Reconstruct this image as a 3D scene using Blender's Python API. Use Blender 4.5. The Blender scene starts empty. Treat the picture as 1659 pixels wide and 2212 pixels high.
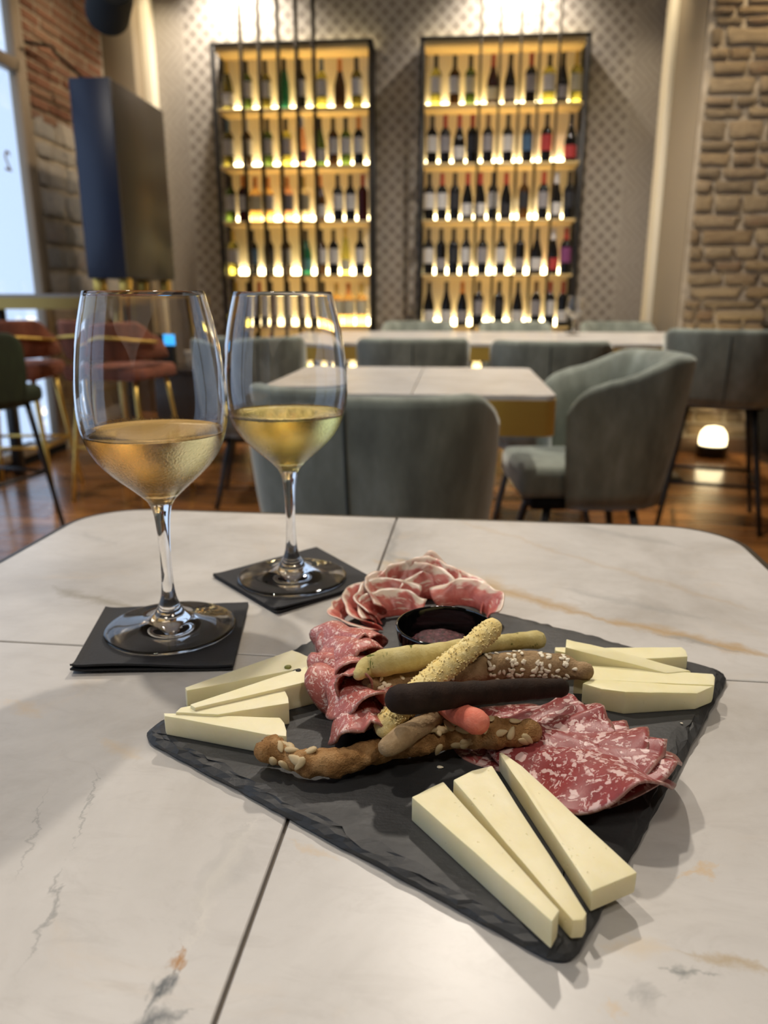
import bpy, bmesh, math, random
from mathutils import Vector, Matrix, noise, Euler
random.seed(7)
R = math.radians
sc = bpy.context.scene
col = sc.collection

# ------------------------------------------------------------------ camera
F_PX, EYE, PITCH, YAW = 1662.0, 0.97, R(15.66), R(5.2)
fw = Vector((-math.sin(YAW)*math.cos(PITCH), math.cos(YAW)*math.cos(PITCH), -math.sin(PITCH)))
rt = Vector((math.cos(YAW), math.sin(YAW), 0.0))
up = rt.cross(fw)
CAM = Vector((0, 0, EYE))
cd = bpy.data.cameras.new('camera')
cam = bpy.data.objects.new('camera', cd)
col.objects.link(cam)
cam.matrix_world = Matrix(((rt.x, up.x, -fw.x, 0), (rt.y, up.y, -fw.y, 0), (rt.z, up.z, -fw.z, EYE), (0, 0, 0, 1)))
cd.sensor_fit = 'VERTICAL'
cd.sensor_height = 36.0
cd.lens = F_PX/2212*36.0
cd.clip_start = 0.02
cd.dof.use_dof = True
cd.dof.focus_distance = 0.37
cd.dof.aperture_fstop = 9.4
sc.camera = cam

def ray(x, y):
    return fw + rt*((x-829.5)/F_PX) - up*((y-1106)/F_PX)
def P(x, y, z):                       # photo pixel -> point on the horizontal plane z
    d = ray(x, y)
    return CAM + d*((z-EYE)/d.z)
def PY(x, y, Y):                      # photo pixel -> point on the vertical plane y = Y
    d = ray(x, y)
    return CAM + d*(Y/d.y)

# ------------------------------------------------------------------ world, lamps, exposure
w = bpy.data.worlds.new('overcast_daylight')
sc.world = w
w.use_nodes = True
bg = w.node_tree.nodes['Background']
bg.inputs[0].default_value = (0.56, 0.73, 1.0, 1)
bg.inputs[1].default_value = 1.3
vs = sc.view_settings
vs.view_transform = 'Standard'
vs.look = 'None'
vs.exposure = 0.0
vs.gamma = 1.0
vs.use_curve_mapping = False
sc.cycles.use_adaptive_sampling = True
sc.cycles.adaptive_threshold = 0.03
sc.cycles.max_bounces = 11
sc.cycles.transmission_bounces = 10
sc.cycles.transparent_max_bounces = 12
sc.cycles.glossy_bounces = 4
sc.cycles.diffuse_bounces = 3
sc.cycles.sample_clamp_indirect = 6.0
sc.cycles.blur_glossy = 0.6

CEIL = 3.35
def spot(name, loc, target, power, size=80, blend=0.6, rad=0.05, color=(1.0, 0.86, 0.68), parent=None):
    l = bpy.data.lights.new(name, 'SPOT')
    l.energy = power
    l.spot_size = R(size)
    l.spot_blend = blend
    l.shadow_soft_size = rad
    l.color = color
    o = bpy.data.objects.new(name, l)
    col.objects.link(o)
    o.location = loc
    o.rotation_euler = (Vector(target)-Vector(loc)).to_track_quat('-Z', 'Y').to_euler()
    return o
WARM = (1.0, 0.90, 0.78)
# ceiling spots of the dining room
spot('ceiling_spot_key', (-0.95, 1.15, 3.2), (-0.02, 0.42, 0.75), 112, 70, 0.8, 0.06, WARM)
spot('ceiling_spot_fill', (1.1, -0.7, 3.2), (0.0, 0.5, 0.75), 58, 80, 0.9, 0.16, WARM)
spot('ceiling_spot_front', (-0.7, -0.9, 3.2), (-0.1, 0.5, 0.75), 50, 80, 0.9, 0.16, WARM)
spot('ceiling_spot_mid', (0.1, 2.6, 3.2), (0.1, 2.2, 0.75), 220, 115, 0.9, 0.06, WARM)
spot('ceiling_spot_far', (0.5, 4.3, 3.2), (0.5, 4.5, 0.75), 260, 125, 0.9, 0.06, WARM)
# wall washers above the patterned wall, and spots added for the cream strips
spot('ceiling_spot_window', (-1.7, 3.2, 3.2), (-1.8, 3.7, 0.7), 70, 110, 0.9, 0.06, WARM)
spot('wall_washer_left', (-1.62, 5.82, 3.25), (-1.58, 6.14, 2.3), 125, 125, 0.9, 0.03, (1, 0.9, 0.78))
spot('wall_washer_right', (0.35, 5.82, 3.25), (0.39, 6.14, 2.3), 125, 125, 0.9, 0.03, (1, 0.9, 0.78))
spot('strip_washer_right', (1.1, 5.6, 3.25), (1.37, 5.87, 2.0), 26, 70, 0.9, 0.03, (1, 0.85, 0.6))  # added spot without a fitting, brightens the cream strip at the return
spot('strip_washer_left', (-2.0, 5.75, 3.25), (-2.28, 6.08, 2.5), 22, 70, 0.9, 0.03, (1, 0.85, 0.6))  # added spot without a fitting, brightens the cream strip by the pilaster
spot('wall_washer_pier', (1.9, 4.75, 3.25), (1.85, 5.1, 1.6), 72, 95, 0.9, 0.03, (1, 0.80, 0.54))
spot('wall_washer_brick', (-1.35, 4.5, 3.2), (-2.5, 5.25, 1.9), 75, 60, 0.9, 0.03, (1, 0.8, 0.55))

# ------------------------------------------------------------------ node helpers
class NT:
    def __init__(s, name):
        s.m = bpy.data.materials.new(name)
        s.m.use_nodes = True
        s.t = s.m.node_tree
        s.b = s.t.nodes['Principled BSDF']
        s.out = s.t.nodes['Material Output']
    def n(s, typ, **kw):
        nd = s.t.nodes.new(typ)
        for k, v in kw.items():
            setattr(nd, k, v)
        return nd
    def link(s, a, b):
        s.t.links.new(a, b)
    def put(s, sock, v):
        if hasattr(v, 'node'):
            s.link(v, sock)
        else:
            if isinstance(v, (tuple, list)) and len(v) == 3 and sock.type == 'RGBA':
                v = (*v, 1)
            sock.default_value = v
    def math(s, op, a, b=None, c=None, clamp=False):
        nd = s.n('ShaderNodeMath', operation=op, use_clamp=clamp)
        for i, v in enumerate((a, b, c)):
            if v is not None:
                s.put(nd.inputs[i], v)
        return nd.outputs[0]
    def coord(s, kind='Object'):
        return s.n('ShaderNodeTexCoord').outputs[kind]
    def mapping(s, vec, scale=(1, 1, 1), loc=(0, 0, 0), rot=(0, 0, 0)):
        nd = s.n('ShaderNodeMapping')
        s.link(vec, nd.inputs[0])
        nd.inputs['Scale'].default_value = scale
        nd.inputs['Location'].default_value = loc
        nd.inputs['Rotation'].default_value = rot
        return nd.outputs[0]
    def noise(s, vec, scale, detail=4, rough=0.55, dist=0.0, out='Fac'):
        nd = s.n('ShaderNodeTexNoise')
        s.link(vec, nd.inputs['Vector'])
        nd.inputs['Scale'].default_value = scale
        nd.inputs['Detail'].default_value = detail
        nd.inputs['Roughness'].default_value = rough
        nd.inputs['Distortion'].default_value = dist
        return nd.outputs[out]
    def voronoi(s, vec, scale, feature='F1', out='Distance', rand=1.0):
        nd = s.n('ShaderNodeTexVoronoi', feature=feature)
        s.link(vec, nd.inputs['Vector'])
        nd.inputs['Scale'].default_value = scale
        nd.inputs['Randomness'].default_value = rand
        return nd.outputs[out]
    def ramp(s, fac, stops, interp='LINEAR'):
        nd = s.n('ShaderNodeValToRGB')
        cr = nd.color_ramp
        cr.interpolation = interp
        while len(cr.elements) < len(stops):
            cr.elements.new(0.5)
        for e, (p, c) in zip(cr.elements, stops):
            e.position = p
            e.color = (*c, 1) if len(c) == 3 else c
        s.put(nd.inputs[0], fac)
        return nd.outputs[0]
    def step(s, v, lo, hi, a=0.0, b=1.0):
        nd = s.n('ShaderNodeMapRange', interpolation_type='SMOOTHSTEP')
        s.put(nd.inputs['Value'], v)
        nd.inputs['From Min'].default_value = lo
        nd.inputs['From Max'].default_value = hi
        nd.inputs['To Min'].default_value = a
        nd.inputs['To Max'].default_value = b
        return nd.outputs[0]
    def mix(s, fac, a, b, blend='MIX'):
        nd = s.n('ShaderNodeMix', data_type='RGBA', blend_type=blend)
        s.put(nd.inputs[0], fac)
        s.put(nd.inputs[6], a)
        s.put(nd.inputs[7], b)
        return nd.outputs[2]
    def bump(s, h, strength=0.3, dist=0.001):
        nd = s.n('ShaderNodeBump')
        nd.inputs['Strength'].default_value = strength
        nd.inputs['Distance'].default_value = dist
        s.put(nd.inputs['Height'], h)
        s.link(nd.outputs[0], s.b.inputs['Normal'])
    def set(s, **kw):
        names = dict(color='Base Color', rough='Roughness', metal='Metallic', trans='Transmission Weight', ior='IOR',
                     coat='Coat Weight', coat_rough='Coat Roughness', sheen='Sheen Weight', sheen_rough='Sheen Roughness', sheen_tint='Sheen Tint',
                     sss='Subsurface Weight', spec='Specular IOR Level', emit='Emission Color', power='Emission Strength', alpha='Alpha')
        for k, v in kw.items():
            s.put(s.b.inputs[names[k]], v)
        return s
    def sssr(s, radius, scale):
        s.b.inputs['Subsurface Radius'].default_value = radius
        s.b.inputs['Subsurface Scale'].default_value = scale
def plain(name, color, rough=0.5, **kw):
    return NT(name).set(color=color, rough=rough, **kw).m

# ------------------------------------------------------------------ object helpers
def tag(o, label=None, cat=None, group=None, kind=None):
    if label: o['label'] = label
    if cat: o['category'] = cat
    if group: o['group'] = group
    if kind: o['kind'] = kind
    return o
def empty(name, loc=(0, 0, 0), rz=0.0):
    o = bpy.data.objects.new(name, None)
    o.empty_display_size = 0.05
    col.objects.link(o)
    o.location = loc
    o.rotation_euler = (0, 0, rz)
    return o
def link(name, me, mat=None, parent=None, world=False):
    o = bpy.data.objects.new(name, me)
    col.objects.link(o)
    if mat is not None and not me.materials:
        me.materials.append(mat)
    if parent is not None:
        o.parent = parent
        if world:
            T = Matrix.LocRotScale(parent.location, parent.rotation_euler, parent.scale)
            o.matrix_parent_inverse = T.inverted()
    return o
def mesh(name, verts, faces, mat=None, parent=None, smooth=False, world=False, uvs=None):
    me = bpy.data.meshes.new(name)
    me.from_pydata([tuple(v) for v in verts], [], faces)
    if uvs is not None:
        ul = me.uv_layers.new(name='UVMap')
        for lp in me.loops:
            ul.data[lp.index].uv = uvs[lp.vertex_index]
    if smooth:
        me.polygons.foreach_set('use_smooth', [True]*len(me.polygons))
    me.update()
    return link(name, me, mat, parent, world)
def bm_obj(name, bm, mat=None, parent=None, smooth=False, world=False, angle=None):
    bmesh.ops.recalc_face_normals(bm, faces=bm.faces)
    me = bpy.data.meshes.new(name)
    bm.to_mesh(me)
    bm.free()
    if smooth:
        me.polygons.foreach_set('use_smooth', [True]*len(me.polygons))
        if angle:
            try:
                me.set_sharp_from_angle(angle=R(angle))
            except Exception:
                pass
    return link(name, me, mat, parent, world)
def add_box(bm, x0, x1, y0, y1, z0, z1):
    vs_ = [bm.verts.new(p) for p in ((x0, y0, z0), (x1, y0, z0), (x1, y1, z0), (x0, y1, z0), (x0, y0, z1), (x1, y0, z1), (x1, y1, z1), (x0, y1, z1))]
    for f in ((3, 2, 1, 0), (4, 5, 6, 7), (0, 1, 5, 4), (1, 2, 6, 5), (2, 3, 7, 6), (3, 0, 4, 7)):
        bm.faces.new([vs_[i] for i in f])
def box(name, x0, x1, y0, y1, z0, z1, mat=None, parent=None, bevel=0.0, seg=2, world=False):
    bm = bmesh.new()
    add_box(bm, x0, x1, y0, y1, z0, z1)
    if bevel:
        bmesh.ops.bevel(bm, geom=bm.edges[:], offset=bevel, segments=seg, affect='EDGES', profile=0.5)
    return bm_obj(name, bm, mat, parent, smooth=bool(bevel), world=world, angle=50)
def lathe_geo(prof, seg=32):
    vs_, fs = [], []
    n = len(prof)
    for r, z in prof:
        for k in range(seg):
            a = 2*math.pi*k/seg
            vs_.append((r*math.cos(a), r*math.sin(a), z))
    for i in range(n-1):
        for k in range(seg):
            k2 = (k+1) % seg
            fs.append((i*seg+k, i*seg+k2, (i+1)*seg+k2, (i+1)*seg+k))
    return vs_, fs
def lathe(name, prof, mat, parent=None, seg=32, cap0=True, cap1=True):
    vs_, fs = lathe_geo(prof, seg)
    n = len(prof)
    if cap0: fs.append(tuple(range(seg))[::-1])
    if cap1: fs.append(tuple((n-1)*seg+k for k in range(seg)))
    o = mesh(name, vs_, fs, mat, parent, smooth=True)
    try:
        o.data.set_sharp_from_angle(angle=R(50))
    except Exception:
        pass
    return o
def catmull(pts, n):
    pts = [Vector(p) for p in pts]
    out = []
    m = len(pts)-1
    for i in range(n+1):
        t = i/n*m
        k = min(int(t), m-1)
        u = t-k
        p0 = pts[k-1] if k > 0 else pts[0]*2-pts[1]
        p1, p2 = pts[k], pts[k+1]
        p3 = pts[k+2] if k+2 <= m else pts[m]*2-pts[m-1]
        out.append(0.5*((2*p1)+(p2-p0)*u+(2*p0-5*p1+4*p2-p3)*u*u+(3*p1-p0-3*p2+p3)*u**3))
    return out
def lerp_list(vals, t):
    m = len(vals)-1
    x = max(0, min(m-1e-6, t*m))
    k = int(x)
    u = x-k
    u = u*u*(3-2*u)
    return vals[k]*(1-u)+vals[k+1]*u
def frames(path):
    res = []
    ref = Vector((0, 0, 1))
    for i, p in enumerate(path):
        a = path[max(0, i-1)]
        b = path[min(len(path)-1, i+1)]
        t = (b-a).normalized()
        n = ref-t*ref.dot(t)
        if n.length < 1e-4:
            n = Vector((0, 1, 0))-t*t.y
        n.normalize()
        res.append((p, t, n, t.cross(n)))
    return res
def tube_geo(pts, radii, n=24, seg=10, amp=0.0, freq=100.0, seed=0.0, round_ends=True, flat=1.0, twist=0.0, rfun=None):
    path = catmull(pts, n) if len(pts) > 2 else [Vector(pts[0]).lerp(Vector(pts[1]), i/n) for i in range(n+1)]
    fr = frames(path)
    rings = []
    def rr(t):
        return lerp_list(radii, t) if len(radii) > 1 else radii[0]
    if round_ends:
        for q in (0.12, 0.45, 0.8):
            a = math.asin(1-q) if False else math.acos(q)
            rings.append((0, -rr(0)*math.sin(a), math.cos(a) if True else 1))
        rings.sort(key=lambda x: x[1])
    body = [(i, 0.0, 1.0) for i in range(n+1)]
    endr = []
    if round_ends:
        for q in (0.8, 0.45, 0.12):
            a = math.acos(q)
            endr.append((n, rr(1)*math.sin(a), q))
    seqs = rings+body+endr
    vs_, fs = [], []
    for i, off, sc_ in seqs:
        p, t, nn, bb = fr[i]
        r = rr(i/n)*sc_
        for k in range(seg):
            a = 2*math.pi*k/seg+twist*i/n
            d = nn*math.cos(a)*flat+bb*math.sin(a)
            q = p+t*off+d*r
            if rfun:
                q = q+d*rfun(i/n, a)*sc_
            if amp:
                q = q+d*amp*sc_*(noise.noise(q*freq+Vector((seed, seed*1.7, 0)))+0.5*noise.noise(q*freq*2.3+Vector((0, seed, 3))))
            vs_.append(q)
    m = len(seqs)
    for i in range(m-1):
        for k in range(seg):
            k2 = (k+1) % seg
            fs.append((i*seg+k, i*seg+k2, (i+1)*seg+k2, (i+1)*seg+k))
    fs.append(tuple(range(seg))[::-1])
    fs.append(tuple((m-1)*seg+k for k in range(seg)))
    return vs_, fs
def tube(name, pts, radii, mat, parent=None, world=False, **kw):
    vs_, fs = tube_geo(pts, radii, **kw)
    return mesh(name, vs_, fs, mat, parent, smooth=True, world=world)
def copy_tree(o, parent=None):
    c = o.copy()
    col.objects.link(c)
    c.parent = parent
    for ch in list(o.children):
        copy_tree(ch, c)
    return c

# ------------------------------------------------------------------ materials of the room
def wall_pattern():
    t = NT('patterned_wallpaper')
    p = t.coord()
    sx = t.n('ShaderNodeSeparateXYZ')
    t.link(p, sx.inputs[0])
    X, Z = sx.outputs[0], sx.outputs[2]
    k = math.pi/0.05
    a = t.math('ABSOLUTE', t.math('SINE', t.math('MULTIPLY', t.math('ADD', X, Z), k*0.5)))
    b = t.math('ABSOLUTE', t.math('SINE', t.math('MULTIPLY', t.math('SUBTRACT', X, Z), k*0.5)))
    lat = t.step(t.math('MINIMUM', a, b), 0.12, 0.38)
    dot = t.step(t.math('MULTIPLY', a, b), 0.62, 0.9)
    cross = t.math('ABSOLUTE', t.math('SUBTRACT', a, b))
    leaf = t.step(cross, 0.05, 0.16, 1, 0)
    main = t.math('SUBTRACT', t.math('ADD', t.math('MULTIPLY', lat, -0.34), 0.68), t.math('MULTIPLY', dot, 0.28))
    main = t.math('ADD', main, t.math('MULTIPLY', leaf, 0.06))
    # border strips along both sides of the panel
    k2 = math.pi/0.055
    c = t.math('ABSOLUTE', t.math('SINE', t.math('MULTIPLY', t.math('ADD', X, t.math('PINGPONG', Z, 0.17)), k2)))
    bord = t.math('MULTIPLY_ADD', t.step(c, 0.3, 0.7), 0.16, 0.33)
    xm = t.math('ABSOLUTE', t.math('ADD', X, 0.42))
    isb = t.math('GREATER_THAN', xm, 1.60)
    line = t.math('LESS_THAN', t.math('ABSOLUTE', t.math('SUBTRACT', xm, 1.60)), 0.008)
    v = t.math('MULTIPLY_ADD', t.math('SUBTRACT', bord, main), isb, main)
    v = t.math('MULTIPLY_ADD', line, 0.08, v)
    v = t.math('ADD', v, t.math('MULTIPLY_ADD', t.noise(p, 30, 5), 0.24, -0.12))
    colr = t.ramp(v, [(0.1, (0.185, 0.160, 0.135)), (0.5, (0.33, 0.295, 0.25)), (0.8, (0.47, 0.43, 0.375))])
    t.set(color=colr, rough=0.55)
    return t.m
M = {}
M['pattern'] = wall_pattern()
M['beige'] = plain('beige_paint', (0.27, 0.215, 0.145), 0.7)
M['cream'] = plain('cream_paint', (0.80, 0.72, 0.56), 0.6)  # paler than the beige: LED brightness of the strips put into colour
M['ceiling'] = plain('ceiling_paint', (0.45, 0.42, 0.38), 0.8)
M['black'] = plain('black_metal', (0.012, 0.011, 0.010), 0.4)
M['blackmatte'] = plain('black_matte', (0.006, 0.006, 0.006), 0.8, spec=0.2)
M['brass'] = plain('brushed_brass', (0.80, 0.54, 0.13), 0.42, metal=0.85)
M['brassdark'] = plain('aged_brass', (0.36, 0.24, 0.075), 0.42, metal=0.9)
def mortar():
    t = NT('lime_mortar')
    p = t.coord()
    t.set(color=t.ramp(t.noise(p, 9, 6), [(0.3, (0.36, 0.29, 0.20)), (0.7, (0.55, 0.47, 0.36))]), rough=0.9)
    t.bump(t.noise(p, 60, 6), 0.6, 0.01)
    return t.m
M['mortar'] = mortar()
def stone(name, stops):
    t = NT(name)
    p = t.coord()
    oi = t.n('ShaderNodeObjectInfo').outputs['Random']
    off = t.n('ShaderNodeVectorMath', operation='ADD')
    t.link(p, off.inputs[0])
    t.link(oi, off.inputs[1])
    v = t.math('ADD', t.math('MULTIPLY', oi, 0.75), t.math('MULTIPLY', t.noise(off.outputs[0], 3.5, 6, 0.65), 0.5))
    v = t.math('SUBTRACT', v, 0.12)
    t.set(color=t.ramp(v, stops), rough=0.9)
    t.bump(t.noise(off.outputs[0], 9, 7, 0.65), 0.8, 0.02)
    return t.m
M['stone_r'] = stone('tan_stone', [(0.05, (0.19, 0.115, 0.055)), (0.3, (0.37, 0.265, 0.145)), (0.5, (0.23, 0.17, 0.10)), (0.68, (0.43, 0.325, 0.195)), (0.83, (0.26, 0.18, 0.105)), (0.93, (0.26, 0.085, 0.040))])
M['stone_l'] = stone('grey_stone', [(0.05, (0.52, 0.46, 0.38)), (0.35, (0.38, 0.37, 0.36)), (0.55, (0.60, 0.54, 0.46)), (0.8, (0.42, 0.38, 0.34)), (0.95, (0.46, 0.32, 0.23))])
M['brick_l'] = stone('red_brick', [(0.05, (0.22, 0.09, 0.05)), (0.4, (0.33, 0.15, 0.09)), (0.7, (0.38, 0.22, 0.14)), (0.95, (0.26, 0.12, 0.08))])
def floor_wood():
    t = NT('varnished_plank')
    p = t.coord()
    oi = t.n('ShaderNodeObjectInfo').outputs['Random']
    mp = t.mapping(p, (1.2, 14, 14))
    off = t.n('ShaderNodeVectorMath', operation='ADD')
    t.link(mp, off.inputs[0])
    sc2 = t.n('ShaderNodeVectorMath', operation='SCALE')
    cx = t.n('ShaderNodeCombineXYZ')
    for i in range(3): t.link(oi, cx.inputs[i])
    t.link(cx.outputs[0], sc2.inputs[0])
    sc2.inputs['Scale'].default_value = 40
    t.link(sc2.outputs[0], off.inputs[1])
    v = t.math('ADD', t.math('MULTIPLY', t.noise(off.outputs[0], 2.0, 6, 0.6, 0.6), 0.75), t.math('MULTIPLY_ADD', oi, 0.35, -0.05))
    t.set(color=t.ramp(v, [(0.25, (0.13, 0.046, 0.012)), (0.5, (0.28, 0.110, 0.028)), (0.8, (0.42, 0.185, 0.05))]), rough=0.24, coat=0.3, coat_rough=0.12)
    return t.m
M['plank'] = floor_wood()

# ------------------------------------------------------------------ room shell
XL, XR, YB, YF = -2.53, 3.0, 6.15, -2.6
def struct(o, label, cat):
    return tag(o, label, cat, kind='structure')
fl = box('floor', XL-0.3, XR+0.2, YF-0.2, YB+0.2, -0.12, -0.012, plain('floor_gap', (0.02, 0.010, 0.005), 0.6))
struct(fl, 'glossy reddish brown wooden plank floor of the restaurant', 'floor')
pw, pl = 0.118, 1.25
pm = []
for v in range(3):
    bm = bmesh.new()
    add_box(bm, 0, pl-0.002*(1+v), 0, pw-0.0025, -0.012, 0)
    top = [e for e in bm.edges if all(abs(q.co.z) < 1e-6 for q in e.verts)]
    bmesh.ops.bevel(bm, geom=top, offset=0.0015, segments=1, affect='EDGES')
    me = bpy.data.meshes.new('plank')
    bm.to_mesh(me); bm.free()
    me.materials.append(M['plank'])
    pm.append(me)
row = 0
y = 0.6
while y < YB-0.05:
    x = XL-random.random()*0.9
    while x < 2.1:
        if x+pl > XL+0.1:
            o = link('plank', pm[random.randrange(3)], None, fl)
            o.location = (x, y, 0)
            if x < XL:
                o.location.x = XL; o.scale.x = (x+pl-XL)/pl
        x += pl
    y += pw
struct(box('ceiling', XL-0.3, XR+0.2, YF-0.2, YB+0.2, CEIL, CEIL+0.1, M['ceiling']), 'plain pale ceiling above the dining room', 'ceiling')
wb = box('wall_back', XL-0.3, XR+0.2, YB, YB+0.2, 0, CEIL, M['pattern'])
struct(wb, 'taupe wall with pale diamond lattice pattern behind the bottle shelves', 'wall')
# left wall: pieces around two tall windows
WIN = [(2.15, 4.70), (-1.6, 1.35)]
wl = empty('wall_left', (XL, 0, 0))
struct(wl, 'exposed brick and grey stone wall beside the tall bright window', 'wall')
def wpart(name, *a):
    return box(name, *a, parent=wl, world=True)
wpart('wall_panel', XL-0.25, XL, YF, WIN[1][0], 0, CEIL, M['beige'])
wpart('wall_panel', XL-0.25, XL, WIN[1][1], WIN[0][0], 0, CEIL, M['beige'])
wpart('stone_backing', XL-0.045, XL, WIN[0][1]+0.08, YB, 0, CEIL, M['mortar'])
for a, b in WIN:
    wpart('wall_panel', XL-0.25, XL, a-0.0, b+0.08, 2.95, CEIL, M['beige'])
    wpart('window_threshold', XL-0.25, XL, a, b+0.08, 0, 0.05, M['blackmatte'])
def pane_mat():
    t = NT('window_glass')
    tr = t.n('ShaderNodeBsdfTransparent')
    gl = t.n('ShaderNodeBsdfGlossy')
    gl.inputs['Roughness'].default_value = 0.02
    lw = t.n('ShaderNodeLayerWeight')
    fr = t.math('MULTIPLY_ADD', t.math('POWER', lw.outputs['Facing'], 4.0), 0.5, 0.03)
    mx = t.n('ShaderNodeMixShader')
    t.link(fr, mx.inputs[0])
    t.link(tr.outputs[0], mx.inputs[1])
    t.link(gl.outputs[0], mx.inputs[2])
    t.link(mx.outputs[0], t.out.inputs['Surface'])
    return t.m
M['pane'] = pane_mat()
M['frame'] = plain('taupe_window_frame', (0.30, 0.235, 0.165), 0.5)
for i, (a, b) in enumerate(WIN):
    wn = empty('window_%d' % (i+1), (XL, (a+b)/2, 0.05))
    struct(wn, ['tall bright shop window with a brown numeral on the pane', 'wide tall shop window beside the dining tables'][i], 'window')
    def fp(name, y0, y1, z0, z1, d=0.06):
        return box(name, XL-0.045, XL+0.015, y0, y1, z0, z1, M['frame'], wn, 0.004, 1, True)
    fp('jamb', b-0.02, b+0.08, 0.05, 2.95)
    fp('jamb', a, a+0.08, 0.05, 2.95)
    fp('head', a, b+0.08, 2.87, 2.95)
    fp('sill', a, b, 0.05, 0.10)
    fp('transom', a, b, 2.20, 2.27)
    if i == 1:
        fp('mullion', -0.16, -0.08, 0.1, 2.9)
    box('pane', XL-0.024, XL-0.018, a+0.05, b-0.01, 0.1, 2.2, M['pane'], wn, world=True)
    box('pane', XL-0.024, XL-0.018, a+0.05, b-0.01, 2.27, 2.88, M['pane'], wn, world=True)
    if i == 0:
        # numeral 2 lettered on the outside of the pane, so it reads mirrored from inside
        cu = bpy.data.curves.new('numeral', 'FONT')
        cu.body = '2'
        cu.size = 0.155
        cu.extrude = 0.001
        tmp = bpy.data.objects.new('numeral_tmp', cu)
        col.objects.link(tmp)
        bpy.context.view_layer.update()
        me = bpy.data.meshes.new_from_object(tmp.evaluated_get(bpy.context.evaluated_depsgraph_get()))
        bpy.data.objects.remove(tmp)
        nu = link('numeral', me, None, wn)
        me.materials.clear()
        me.materials.append(plain('brown_lettering', (0.24, 0.12, 0.035), 0.6))
        nu.matrix_parent_inverse = Matrix.Translation(wn.location).inverted()
        # letter x axis runs towards -y... seen from inside the figure is reversed
        nu.matrix_basis = Matrix(((0, 0, -1, XL-0.016), (-1, 0, 0, 4.55), (0, 1, 0, 1.655), (0, 0, 0, 1)))
# stones and bricks as pieces
def stone_mesh(seed, squar=0.10):
    rnd = random.Random(seed)
    bm = bmesh.new()
    pts = []
    for (sx, sz) in ((-1, -1), (-0.25, -1.0), (0.35, -1.0), (1, -1), (1.0, 0.0), (1, 1), (0.3, 1), (-0.35, 1.0), (-1, 1), (-1.0, 0.0)):
        pts.append((0.5*sx*(1-rnd.random()*squar), 0.5*sz*(1-rnd.random()*squar*1.6)))
    back = [bm.verts.new((x, 0.0, z)) for x, z in pts]
    mid = [bm.verts.new((x*0.97, -0.65, z*0.97)) for x, z in pts]
    front = [bm.verts.new((x*0.84, -1.0+0.25*rnd.random(), z*0.80)) for x, z in pts]
    n = len(pts)
    for A, B in ((back, mid), (mid, front)):
        for k in range(n):
            bm.faces.new((A[k], A[(k+1) % n], B[(k+1) % n], B[k]))
    c = bm.verts.new((0, -1.05, 0))
    for k in range(n):
        bm.faces.new((front[k], front[(k+1) % n], c))
    bmesh.ops.recalc_face_normals(bm, faces=bm.faces)
    me = bpy.data.meshes.new('stone')
    bm.to_mesh(me); bm.free()
    me.polygons.foreach_set('use_smooth', [True]*len(me.polygons))
    return me
def variants(mat, n, sq):
    r = []
    for k in range(n):
        me = stone_mesh(k*13+len(mat.name), sq)
        me.materials.append(mat)
        r.append(me)
    return r
V_r, V_l, V_b = variants(M['stone_r'], 6, 0.16), variants(M['stone_l'], 6, 0.16), variants(M['brick_l'], 3, 0.06)
def lay(wall, place, a0, a1, z0, z1, hs, ls, meshes, name, depth=0.03, gap=0.014, rnd=None):
    z = z0
    while z < z1:
        h = rnd.uniform(*hs)
        a = a0-rnd.random()*0.15
        while a < a1:
            l = rnd.uniform(*ls)
            s0, s1 = max(a, a0), min(a+l, a1)
            if s1-s0 > 0.05:
                o = link(name, meshes[rnd.randrange(len(meshes))], None, wall)
                place(o, (s0+s1)/2, z+h/2, s1-s0-gap, h-gap, depth*rnd.uniform(0.5, 1.2))
            a += l
        z += h
rs = random.Random(3)
def on_left(o, a, z, l, h, d):
    o.location = (0, a, z)
    o.rotation_euler = (rs.uniform(-0.02, 0.02), 0, R(90))
    o.scale = (l, d, h)
lay(wl, on_left, 4.80, 5.86, 0.02, 1.98, (0.09, 0.18), (0.16, 0.40), V_l, 'stone', 0.014, 0.012, rs)
lay(wl, on_left, 4.80, 5.86, 1.98, 2.95, (0.055, 0.075), (0.2, 0.3), V_b, 'brick', 0.014, 0.012, rs)
# right pier: stone front, painted return
wr = box('wall_right', 1.39, XR+0.2, 5.1, YB, 0, CEIL, M['mortar'])
struct(wr, 'rough tan rubble stone wall right of the bottle shelves', 'wall')
box('painted_return', 1.378, 1.39, 5.12, 5.77, 0, CEIL, M['beige'], wr)
def on_right(o, a, z, l, h, d):
    o.location = (a, 5.1, z)
    o.rotation_euler = (0, rs.uniform(-0.03, 0.03), 0)
    o.scale = (l, d, h)
lay(wr, on_right, 1.40, 2.22, 0.10, 2.75, (0.05, 0.115), (0.1, 0.34), V_r, 'stone', 0.022, 0.012, rs)
struct(box('baseboard_right', 1.40, 2.3, 5.05, 5.1, 0, 0.09, plain('skirting', (0.16, 0.10, 0.06), 0.5)), 'low brown skirting at the foot of the stone wall', 'baseboard')
struct(box('trim_1', 1.345, 1.39, 5.77, 5.97, 0, CEIL, M['cream'], bevel=0.006), 'pale cream vertical strip between pattern wall and stone wall', 'trim')  # brightly lit band of the return, done as a box in paler colour
struct(box('trim_2', XL, -2.30, 5.88, YB, 0, CEIL, M['beige'], bevel=0.006), 'beige corner pilaster between brick wall and pattern wall', 'trim')
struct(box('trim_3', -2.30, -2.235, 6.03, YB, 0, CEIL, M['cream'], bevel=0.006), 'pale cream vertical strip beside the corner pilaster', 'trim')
struct(box('wall_far_right', XR, XR+0.2, YF, 5.1, 0, CEIL, M['beige']), 'plain beige side wall of the dining room', 'wall')
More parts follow.
